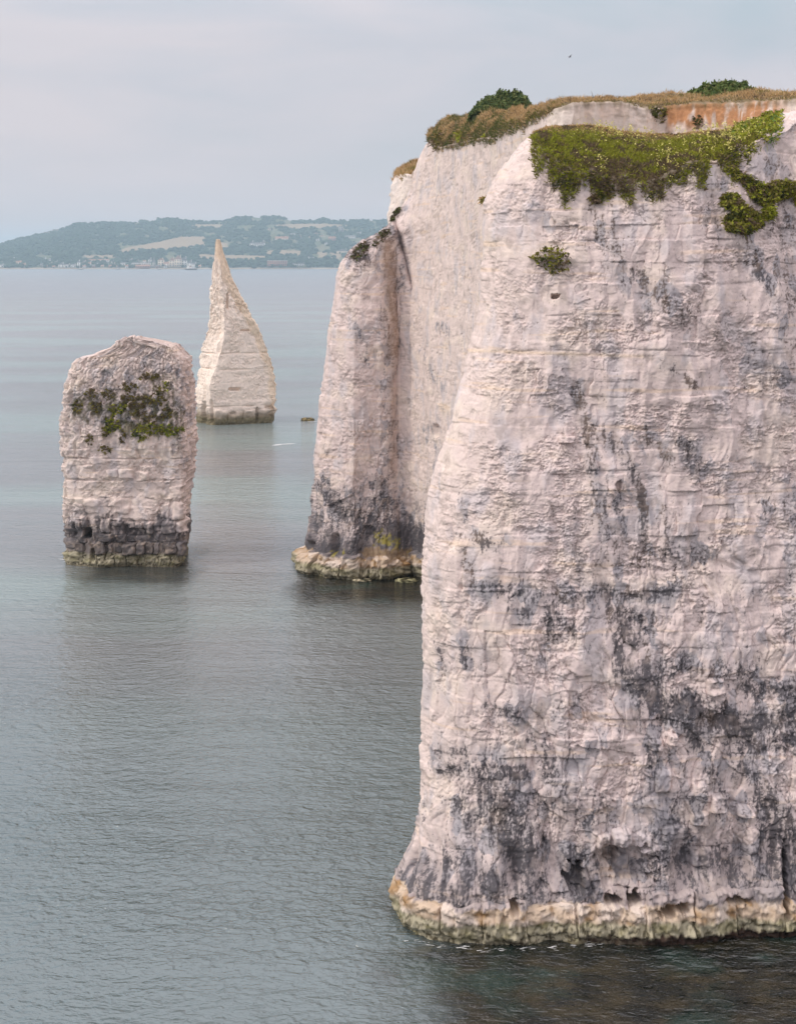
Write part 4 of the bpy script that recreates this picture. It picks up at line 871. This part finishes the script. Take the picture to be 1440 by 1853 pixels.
# boats
def boat(px, D, Lm, Hm, label, name='boat', big=False):
    e = bpy.data.objects.new(name, None); sc.collection.objects.link(e); e.location = (xat(px, D), D, 0); tag(e, label, 'ship' if big else 'boat')
    a = Lm / 2; b = Lm * .12; V = [(-a, -b * .6, Hm), (a * .8, -b, Hm), (a * 1.05, 0, Hm * 1.3), (a * .8, b, Hm), (-a, b * .6, Hm), (-a * .9, -b * .4, -.3), (a * .75, -b * .5, -.3), (a * .9, 0, -.3), (a * .75, b * .5, -.3), (-a * .9, b * .4, -.3)]
    poly_obj('hull', V, [(0, 1, 6, 5), (1, 2, 7, 6), (2, 3, 8, 7), (3, 4, 9, 8), (4, 0, 5, 9), (0, 4, 3, 2, 1), (5, 6, 7, 8, 9)], M_HULL if big else M_TIMBER, e)
    if big:
        boxes('superstructure', [(-a * .1, 0, Hm + 2, Lm * .62, b * 1.4, 4)], M_WHITE, e); boxes('wheelhouse', [(-a * .45, 0, Hm + 6.5, Lm * .15, b * 1.2, 5)], M_WHITE, e)
        boxes('mast', [(a * .3, 0, Hm + 9, .8, .8, 14)], M_WHITE, e); boxes('funnel', [(-a * .1, 0, Hm + 6, 3, 3, 6)], M_RED, e)
    else: boxes('cabin', [(-a * .1, 0, Hm + 1.2, Lm * .4, b * 1.2, 2.4)], M_WHITE, e)
boat(346, 4250, 38, 3.6, 'white passenger ship with a dark hull moored off the shore hotels', 'ship', True)
boat(147, 4500, 17, 1.6, 'small dark boat off the white shoreline row'); boat(288, 4560, 12, 1.6, 'little white boat between the church and the ship'); boat(214, 4600, 16, 1.8, 'small boat close in below the long white terrace')

# ------------------------------------------------------------------ rocks and foam in the water
def loose_rock(name, px, py, wpx, hpx, label, colr, seed):
    D = H * F / (py - HZ); s = D / F; n, m = 40, 22
    th = np.linspace(0, 2 * math.pi, n, endpoint=False); ph = np.linspace(-.5, 1.5, m)
    T, Ph = np.meshgrid(th, ph, indexing='xy'); r = np.sin(np.clip((1.57 - Ph), 0, math.pi / 2 + .5)) ** .5
    X = np.cos(T) * r * wpx * s / 2; Y = np.sin(T) * r * wpx * s / 3; Zz = np.sin(Ph) * hpx * s
    k = 1 + .25 * fbm(np.cos(T) * 2 + seed, np.sin(T) * 2 + Ph * 2, 4, seed); P = np.stack([X * k + xat(px, D), Y * k + D, Zz * k], -1)
    c = mixc(np.zeros(X.shape + (3,)) + np.array(colr), (.06, .055, .03), sstep(-.1, .3, fbm(X * 2, Zz * 5 + T, 3, seed + 1)))
    return tag(raw_mesh(name, P, grid_faces(m, n, True), M_CHALK_FAR, None, c), label, 'rock')
loose_rock('tidal_rock', 557, 761, 24, 5, 'flat olive brown rock awash right of the pinnacle', (.36, .28, .14), 3)
loose_rock('tidal_rock', 655, 1050, 34, 3, 'low pale rock shelf awash at the foot of the buttress', (.45, .40, .28), 5)
loose_rock('tidal_rock', 735, 1052, 40, 5, 'olive boulder ledge at the buttress foot next to the headland edge', (.40, .38, .22), 7)
M_FOAM = plain('foam', (.85, .86, .86), .6, .3, .05, 2)
def foam(label, pts, n, spread, size):
    pts = np.array(pts, float); D = H * F / (pts[:, 1] - HZ); wx = xat(pts[:, 0], D)
    t = rng.random(n) * (len(pts) - 1); x = np.interp(t, np.arange(len(pts)), wx) + rng.normal(0, spread, n); y = np.interp(t, np.arange(len(pts)), D) + rng.normal(0, spread, n)
    V = []; Q = []
    for i in range(n):
        a = rng.random() * .5 - .25; l = size * rng.uniform(.3, 1.9); w = l * rng.uniform(.05, .16); b = len(V)
        for k in range(6):
            q = k / 6 * 2 * math.pi; rr = rng.uniform(.7, 1.2); dx, dy = math.cos(q) * l * rr, math.sin(q) * w * rr
            V.append((x[i] + dx * math.cos(a) - dy * math.sin(a), y[i] + dx * math.sin(a) + dy * math.cos(a), .012 + .0004 * (i % 40)))
        Q += [(b, b + 1, b + 2, b + 3), (b, b + 3, b + 4, b + 5)]
    return tag(raw_mesh('sea_foam', V, Q, M_FOAM, smooth=False), label, 'foam', kind='stuff')
foam('thin white wake streak on the water right of the pinnacle', [(497, 806), (512, 804), (530, 803)], 60, .12, .35)
foam('thin line of foam along the foot of the headland', [(735, 1700), (800, 1712), (880, 1719), (960, 1717), (1040, 1712), (1090, 1710)], 80, .10, .07)
foam('small splash of foam at the left foot of the stack', [(113, 1012), (122, 1014), (128, 1022)], 24, .12, .16)
foam('foam where the flat rock meets the swell', [(565, 763), (590, 764)], 30, .15, .3)

# ------------------------------------------------------------------ grass and cliff plants
def blades(name, P, N, ln, wd, cols, up=.8, rnd=.55, parent=None, droop=0.0):
    n = len(P); d = N * .5 + np.array((0, 0, up)) + rng.normal(0, rnd, (n, 3)); d /= np.linalg.norm(d, axis=1, keepdims=True)
    s = np.cross(d, rng.normal(0, 1, (n, 3))); s /= np.linalg.norm(s, axis=1, keepdims=True)
    L1 = ln[:, None]; w = wd[:, None] * .5
    tip = P + d * L1 + np.array((0, 0, -1)) * droop * L1
    V = np.stack([P - s * w, P + s * w, P + d * L1 * .55 + s * w * .7, tip], 1)
    Q = np.arange(n * 4).reshape(-1, 4)
    sh = np.array([1, 1, 1, 1.0])
    C = np.repeat(cols[:, None], 4, 1)
    return raw_mesh(name, V, Q, M_LEAF, parent, C, smooth=False)
def pick(key, mask, n, weight=None):
    c = CL[key]; w = (c['area'] * mask * (1 if weight is None else weight)).ravel(); w = w / w.sum()
    i = rng.choice(w.size, n, p=w); P = c['Q'].reshape(-1, 3)[i]; N = c['N0'].reshape(-1, 3)[i]
    return P + rng.normal(0, .03, P.shape), N, i
def palette(P, opts, seed, scale=.9, jitter=.25):
    """clumpy mixture of colours"""
    n = fbm(P[:, 0] / scale, P[:, 1] / scale + P[:, 2] * 1.7, 3, seed) * 1.6 + rng.normal(0, .22, len(P)); k = np.clip((n * .5 + .5) * len(opts), 0, len(opts) - 1).astype(int)
    return np.array(opts)[k] * rng.uniform(1 - jitter, 1 + jitter, (len(P), 1))
VIV, OLI, DKG, BRN, TAN, STRAW = (.29, .31, .030), (.22, .19, .045), (.075, .085, .022), (.16, .115, .070), (.52, .35, .17), (.62, .45, .26)
c = CL['near']; nF = c['nface']; px, py = project(c['Q']); rowi = np.arange(len(px))[:, None] + 0 * px
Sn = c['S']; Zn = c['P0'][..., 2]
rag = fbm(Sn / .75, Zn * 0, 4, 301) * 42 + fbm(Sn / .16, Zn * .5, 3, 303) * 10
bare = sstep(.4, .6, (px - 1335) / 90 + .5 * fbm(Sn / .6, c['P0'][..., 1] / .6, 3, 19))
m = ((rowi > nF - 26 - rag) & (rowi < nF + 64) & (px > 962) & (px < 1620)).astype(float) * (1 - 1.0 * sstep(.1, .5, bare) * (py < 400)); m[:, :46] = 0
P, N, i = pick('near', m, 90000)
rr = rowi.ravel()[i] - nF; t = np.clip(rr / 60, -1, 1)
col = palette(P, [DKG, OLI, VIV, OLI, VIV, VIV], 311, .8)
up_ = rng.random(len(P)) < .75 * sstep(.15, .45, t + .25 * fbm(P[:, 0] / 1.1, P[:, 1] / .8, 3, 315)); kk = palette(P, [OLI, VIV, VIV, (.30, .31, .05)], 317, .5); col[up_] = kk[up_]
dry = rng.random(len(P)) < sstep(.72, 1.0, t) * .9; col[dry] = np.array(TAN) * rng.uniform(.7, 1.3, (dry.sum(), 1))
bpx, bpy_ = project(P)
bz = fbm(P[:, 0] / .7, P[:, 2] / .3, 3, 313); br = (rng.random(len(P)) < .85 * sstep(.05, .3, bz + .45 * ((bpx > 1060) & (bpx < 1230) & (t < .3) & (t > -.3)) - .1)); col[br] = np.array(BRN) * rng.uniform(.7, 1.4, (br.sum(), 1))
ln = rng.uniform(.09, .27, len(P)) * np.where(t < .05, 1.1, 1.0 - .6 * sstep(.5, 1, t)); gr = blades('grass', P, N, ln, rng.uniform(.018, .04, len(P)), col, up=.45, rnd=.5, droop=.25)
tag(gr, 'lush green and brown turf on the sloping shelf of the nearest headland', 'grass', kind='stuff')
def leaves(name, P, N, size, cols, parent=None, out=.3):
    n = len(P); P = P + N * (rng.random((n, 1)) * out); a = rng.normal(0, 1, (n, 3)); a /= np.linalg.norm(a, axis=1, keepdims=True)
    b = np.cross(a, N + rng.normal(0, .5, (n, 3))); b /= np.linalg.norm(b, axis=1, keepdims=True); s = size[:, None]
    V = np.stack([P - a * s, P - b * s * .6, P + a * s, P + b * s * .6], 1)
    return raw_mesh(name, V, np.arange(n * 4).reshape(-1, 4), M_LEAF, parent, np.repeat(cols[:, None], 4, 1), smooth=False)
# yellow flower heads on the shelf
fl = np.zeros(px.shape)
for a in [(1090, 240, 1160, 252, 16, 1), (1290, 238, 1340, 262, 18, 1), (1270, 270, 1320, 262, 14, .8), (1200, 285, 1230, 320, 16, .8), (1350, 232, 1400, 235, 16, .7), (1060, 290, 1090, 305, 10, .7), (1235, 250, 1300, 280, 12, .5), (1050, 240, 1090, 262, 10, .4)]: fl = np.maximum(fl, seg_mask(px, py, [a]))
mf = m * fl ** 1.6 * sstep(.12, .4, fbm(px / 9, py / 6, 4, 401, .6)) 
P, N, i = pick('near', mf, 3000); P = P + np.array((0, -.12, .2)) * rng.random((len(P), 1)) + N * .1
leaves('flowers', P, N, rng.uniform(.025, .055, len(P)), np.array((.75, .68, .22)) * rng.uniform(.7, 1.1, (len(P), 1)), None, .1).update_tag()
tag(bpy.data.objects['flowers'], 'pale yellow flower heads scattered through the shelf turf', 'flowers', kind='stuff')
# dry grass on the high plateau and along the rims
c = CL['wall']; nF = c['nface']; px, py = project(c['Q']); rowi = np.arange(len(px))[:, None] + 0 * px; Sw = c['S']
rag = fbm(Sw / .9, Sw * 0, 4, 305) * 8 + fbm(Sw / .25, Sw * 0, 3, 306) * 3
lobe = 14 * np.exp(-((px - 1192) / 18) ** 2) - 4 * sstep(1000, 1030, px)
m = ((rowi > nF - 3 - rag - lobe) & (rowi < nF + 26 + 12) & (px > 775) & (px < 1600)).astype(float); m[:, :29] = 0; m *= 1 - .5 * sstep(1000, 1040, px) * (rowi > nF + 30)
wgt = np.where(px > 1000, 1.0, 1.3)
P, N, i = pick('wall', m, 130000, wgt); rr = rowi.ravel()[i] - nF; bpx, bpy_ = project(P)
col = palette(P, [BRN, TAN, TAN, TAN, STRAW, OLI], 321, 1.6)
low = rng.random(len(P)) < .85 * sstep(7, 1, rr) ; k = palette(P, [DKG, OLI, BRN, BRN], 323, .7); col[low] = k[low]
gp = (rng.random(len(P)) < .8 * sstep(.05, .3, fbm(P[:, 0] / 1.8, P[:, 1] / 1.8, 3, 325) + .5 * np.exp(-((bpx - 870) / 50) ** 2) - .12)) & (bpx < 1010); col[gp] = np.array((.10, .12, .03)) * rng.uniform(.7, 1.3, (gp.sum(), 1))
ln = rng.uniform(.1, .34, len(P)) * (1 + .7 * fbm(P[:, 0] / 1.2, P[:, 1] / 1.2, 3, 327)) * np.where((bpx > 1000) & (rr < 6), .5, 1); tall = rng.random(len(P)) < .012; ln[tall] *= 1.8
gr = blades('grass', P, N, ln, np.where(tall, .02, rng.uniform(.018, .04, len(P))), col, up=.6, rnd=.5, droop=.12)
tag(gr, 'dry straw coloured grass on the high cliff top against the sky', 'grass', kind='stuff')
c = CL['far']; nF = c['nface']; px, py = project(c['Q']); rowi = np.arange(len(px))[:, None] + 0 * px
m = ((rowi > nF - 4 - 6 * fbm(c['S'] / 1.2, c['S'] * 0, 3, 8)) & (px < 800)).astype(float); m[:, :18] = 0
P, N, i = pick('far', m, 9000); col = palette(P, [OLI, TAN, TAN, STRAW], 331, 1.2)
gr = blades('grass', P, N, rng.uniform(.25, .55, len(P)), rng.uniform(.05, .08, len(P)), col, up=.8, rnd=.4); tag(gr, 'tuft of dry golden grass capping the small far cliff end', 'grass', kind='stuff')

PROJ = {k: project(CL[k]['Q']) for k in CL}
def plant(key, poly, n, label, cols, group=None, name='cliff_plant', size=(.05, .10), out=.35, grass=.5, ragged=-.22):
    px, py = PROJ[key]; m = in_poly(px, py, poly)
    if key in ('stack', 'pin'): m &= CL[key]['P0'][..., 1] < {'stack': D_ST + 3.2, 'pin': D_PN + 5}[key]
    if ragged: m &= fbm(px / 3.2, py / 4.2, 3, 77 + len(label)) > ragged
    if not m.any(): print('EMPTY', label); return
    e = bpy.data.objects.new(name, None); sc.collection.objects.link(e)
    P, N, i = pick(key, m.astype(float), n); ctr = P.mean(0); tag(e, label, 'plant', group)
    e.location = ctr
    r = np.linalg.norm((P - ctr)[:, [0, 2]], axis=1); dome = out * (1 - .6 * np.clip(r / (r.max() + 1e-6), 0, 1))
    k = rng.random(n) > grass
    P2 = P - ctr
    N = N.copy(); N[:, 2] = np.maximum(N[:, 2], .1)
    c_ = palette(P, cols, 351, .4, .3)
    if k.any(): leaves('foliage', P2[k] + N[k] * (dome[k] * rng.random(k.sum()))[:, None], N[k], rng.uniform(*size, k.sum()), c_[k], e, .05)['kind'] = 'stuff'
    k = ~k
    if k.any(): blades('blades', P2[k] + N[k] * (dome[k] * .5 * rng.random(k.sum()))[:, None], N[k], rng.uniform(size[1] * 1.2, size[1] * 3, k.sum()), rng.uniform(.015, .035, k.sum()) * size[1] / .1, c_[k], up=.3, rnd=.5, parent=e, droop=.35)['kind'] = 'stuff'
    return e
for poly, n, l, cs in [
    ([(958, 468), (985, 448), (1010, 446), (1028, 462), (1027, 488), (1000, 499), (985, 488), (972, 476)], 3600, 'round green tuft alone in the middle of the upper headland face', [BRN, DKG, OLI, VIV, OLI]),
    ([(1083, 335), (1105, 335), (1113, 345), (1112, 362), (1100, 358), (1095, 345)], 1100, 'small olive tuft just below the left part of the turf shelf', [BRN, OLI, DKG]),
    ([(1065, 360), (1080, 350), (1090, 354), (1085, 368), (1070, 370)], 600, 'tiny olive tuft below and left of another small one', [BRN, OLI, DKG]),
    ([(1305, 352), (1330, 352), (1345, 375), (1372, 390), (1378, 408), (1350, 424), (1313, 418), (1306, 396), (1325, 385), (1303, 372)], 5200, 'largest loose green clump hanging below the right end of the shelf', [DKG, OLI, VIV, OLI, BRN]),
    ([(1318, 300), (1350, 318), (1380, 335), (1402, 328), (1430, 330), (1440, 345), (1446, 380), (1428, 358), (1402, 366), (1392, 380), (1372, 372), (1358, 360), (1343, 335), (1322, 318)], 6500, 'long green band of growth trailing right and down from the shelf', [DKG, OLI, VIV, OLI, BRN]),
    ([(1379, 380), (1395, 378), (1401, 390), (1390, 397), (1380, 392)], 700, 'small bright green tuft under the trailing green band', [VIV, VIV, OLI]),
    ([(1335, 228), (1375, 212), (1418, 210), (1416, 232), (1398, 262), (1382, 262), (1368, 245), (1335, 262), (1325, 248)], 6500, 'dense leafy green bush at the top right end of the shelf', [OLI, VIV, VIV, (.12, .2, .04)])]:
    plant('near', poly, n, l, cs)
for poly, n, l, cs in [
    ([(636, 466), (648, 448), (662, 438), (668, 446), (660, 462), (645, 472)], 1000, 'dark scrubby growth on the top shoulder of the buttress', [BRN, DKG, (.10, .085, .06)]),
    ([(672, 446), (690, 425), (704, 412), (706, 424), (690, 440), (680, 448)], 900, 'dark scrub higher up on the sloping crest above the buttress', [BRN, DKG, (.10, .085, .06)]),
    ([(700, 402), (722, 376), (726, 380), (712, 400)], 500, 'thin dark scrub along the crest just below the far cliff end', [BRN, DKG, (.10, .085, .06)]),
    ([(782, 246), (800, 236), (803, 250), (790, 274), (784, 262)], 1200, 'brown green tuft hanging over the left corner of the wall top', [BRN, OLI, DKG]),
    ([(826, 240), (838, 240), (836, 254), (830, 260)], 500, 'yellow green tuft hanging from the rim of the wall', [OLI, VIV]),
    ([(875, 244), (884, 244), (882, 254), (877, 252)], 300, 'tiny yellow green tuft at the wall rim right of a similar one', [OLI, VIV]),
    ([(872, 359), (884, 356), (884, 366), (876, 368)], 350, 'small straw tuft beside the upper headland edge', [OLI, TAN]),
    ([(1170, 196), (1205, 196), (1200, 222), (1185, 216)], 1500, 'olive tongue of turf hanging down the pale scar', [DKG, OLI, BRN]),
    ([(1253, 212), (1268, 210), (1276, 228), (1262, 232)], 700, 'dark round bush on the orange scar', [DKG, BRN])]:
    plant('wall', poly, n, l, cs, size=(.08, .16))
GS = 'green tufts on the face of the square stack'
stack_tufts = [(141, 738, 8, 9, 1), (215, 741, 11, 9, 2), (202, 768, 13, 10, 2), (255, 781, 13, 10, 2), (277, 777, 9, 7, 2), (306, 779, 17, 8, 3), (191, 813, 7, 5, 1), (262, 680, 8, 5, 0), (279, 682, 8, 5, 0), (288, 706, 8, 6, 1), (302, 699, 5, 5, 2),
               (304, 748, 9, 9, 1), (274, 758, 10, 6, 0), (232, 724, 10, 10, 0), (195, 715, 9, 7, 0), (165, 713, 9, 6, 0), (194, 785, 6, 6, 1), (163, 797, 5, 8, 0), (175, 735, 7, 7, 0), (250, 740, 12, 9, 0), (262, 722, 12, 8, 0), (222, 790, 5, 9, 0), (290, 725, 9, 7, 0), (238, 700, 10, 6, 0)]
lb = {(306, 779): 'brightest green cushion at the lower right of the stack face', (215, 741): 'bright green cushion near the middle of the stack face', (255, 781): 'wide green tuft left of the brightest cushion on the stack',
      (141, 738): 'green tuft at the far left edge of the stack face', (191, 813): 'lowest small green tuft on the stack face', (202, 768): 'green tuft trailing down left of centre on the stack'}
stack_tufts.sort(); q_ = 0
for x, y, rx, ry, q in stack_tufts:
    poly = [(x + rx * math.cos(a) * random.uniform(.75, 1.15), y + ry * math.sin(a) * random.uniform(.7, 1.2)) for a in np.linspace(0, 2 * math.pi, 9)[:-1]]
    poly = [(x + (a - x) * 1.6, y + (b - y) * 1.6) for a, b in poly]
    cs = [[BRN, OLI, (.16, .13, .08)], [OLI, OLI, BRN, DKG], [OLI, VIV, DKG], [VIV, (.17, .22, .02), OLI]][q]
    l = lb.get((x, y)); q_ += l is None; plant('stack', poly, int(rx * ry * 4), l or ORD[q_ - 1] + ' small dull tuft from the left across the upper stack face', cs, None if l else GS, size=(.06, .12), out=.22, ragged=.30)
def bush(px0, px1, pytop, pybase, D, label, seed, peak=.5, cols=((.075, .12, .045), (.12, .165, .055), (.17, .20, .07))):
    w = (px1 - px0) / F * D / 2; h = (pybase - pytop) / F * D; ctr = np.array((xat((px0 + px1) / 2, D), D, zat(pybase, D) - .3)); h += .3
    e = bpy.data.objects.new('bush', None); sc.collection.objects.link(e); e.location = ctr; tag(e, label, 'bush')
    n = 26000; u = rng.uniform(-1, 1, n); v_ = rng.uniform(-1, 1, n); k = u * u + v_ * v_ < 1; u, v_ = u[k], v_[k]; n = len(u)
    def hz(u, v_): 
        q = np.where(u < peak, (u + 1) / (peak + 1), (1 - u) / (1 - peak)); return h * np.sqrt(np.clip(1 - (1 - q) ** 2.2, 0, 1)) ** 1.15 * np.sqrt(np.clip(1 - v_ * v_, 0, 1)) * (1 + .38 * fbm(u * 6 + seed, v_ * 4, 4, seed, .65))
    P = np.stack([u * w, v_ * w * .6, hz(u, v_)], 1); N = np.stack([u * .6, v_ - .3, np.full(n, .8)], 1)
    P[:, 2] *= rng.uniform(.8, 1.04, n)
    leaves('foliage', P, N, rng.uniform(.05, .16, n), palette(P, cols, seed, .35, .4), e, .06)['kind'] = 'stuff'
    a = np.linspace(-1, 1, 40); U, Vv = np.meshgrid(a, a); core = np.stack([U * w * .97, Vv * w * .58, np.where(U * U + Vv * Vv < 1, hz(U, Vv) * .86, -.7)], -1)
    raw_mesh('dark_core', core, grid_faces(40, 40), M_LEAF, e, np.zeros(core.shape) + np.array((.05, .065, .025)))  # dark solid dome added inside the bush to fill behind its leaves
bush(846, 968, 172, 216, 104.5, 'dark green windswept bush on the wall top against the sky', 5, .35)
bush(1220, 1395, 155, 196, 88, 'low rounded green bush on the skyline at the right', 9, .1, ((.09, .14, .04), (.13, .18, .05), (.18, .20, .07)))

# ------------------------------------------------------------------ birds
def bird(px, py, D, span, label, col, roll=.5):
    e = bpy.data.objects.new('bird', None); sc.collection.objects.link(e); e.location = (xat(px, D), D, zat(py, D)); e.rotation_euler = (.2, roll, .9); tag(e, label, 'bird')
    n = 12; th = np.linspace(0, 2 * math.pi, n, endpoint=False); t = np.linspace(0, 1, 14)
    r = .055 * np.sin(np.clip(t * 1.05, 0, 1) * math.pi) ** .6 * (1 - .4 * t) + .004; T, R = np.meshgrid(th, r); Y = np.meshgrid(th, t)[1]
    raw_mesh('body', np.stack([np.cos(T) * R * span, (Y - .45) * .45 * span, np.sin(T) * R * span], -1), grid_faces(14, n, True), col, e)
    for sgn in (-1, 1):
        a = np.linspace(0, 1, 12); b = np.linspace(0, 1, 5); A, B = np.meshgrid(a, b)
        ch = .15 * (1 - A ** 1.6) + .01; x = sgn * A * .5; y = -.10 * A ** 2 * 1.6 + (.5 - B) * ch + .03; z = .22 * np.sin(A * 2.2) * .5 + .012 * np.sin(B * math.pi)
        w = raw_mesh('wing', np.stack([x, y, z], -1) * span, grid_faces(5, 12), col, e)
        s = w.modifiers.new('thickness', 'SOLIDIFY'); s.thickness = .012 * span
    poly_obj('tail', [(-.03 * span, -.2 * span * -1, 0), (.03 * span, .2 * span, 0), (.06 * span, .34 * span, 0), (-.06 * span, .34 * span, 0), (0, .27 * span, .012 * span)], [(0, 1, 4), (1, 2, 4), (2, 3, 4), (3, 0, 4)], col, e)
M_BIRD = plain('dark_feathers', (.05, .045, .05), .8)
bird(1031, 103, 130, .62, 'dark bird in flight high above the headland', M_BIRD, -.7)
bird(1402, 130, 330, .45, 'tiny distant bird, a dot above the skyline at the right', M_BIRD, .2)

# ------------------------------------------------------------------ haze over the bay
V, Q = box_mesh([(0, (-400 + 14100) / 2, 129.5, 2 * W + 200, 14500, 261)])
hz_ = bpy.data.materials.new('haze_air'); hz_.use_nodes = True; nt = hz_.node_tree
for n in list(nt.nodes): nt.nodes.remove(n)
o_ = nt.nodes.new('ShaderNodeOutputMaterial'); pv = nt.nodes.new('ShaderNodeVolumePrincipled'); nt.links.new(pv.outputs[0], o_.inputs['Volume'])
pv.inputs['Density'].default_value = 1.2e-4; pv.inputs['Color'].default_value = (.60, .80, .92, 1); pv.inputs['Anisotropy'].default_value = .3
tag(raw_mesh('haze', V, Q, hz_, smooth=False), kind='stuff')
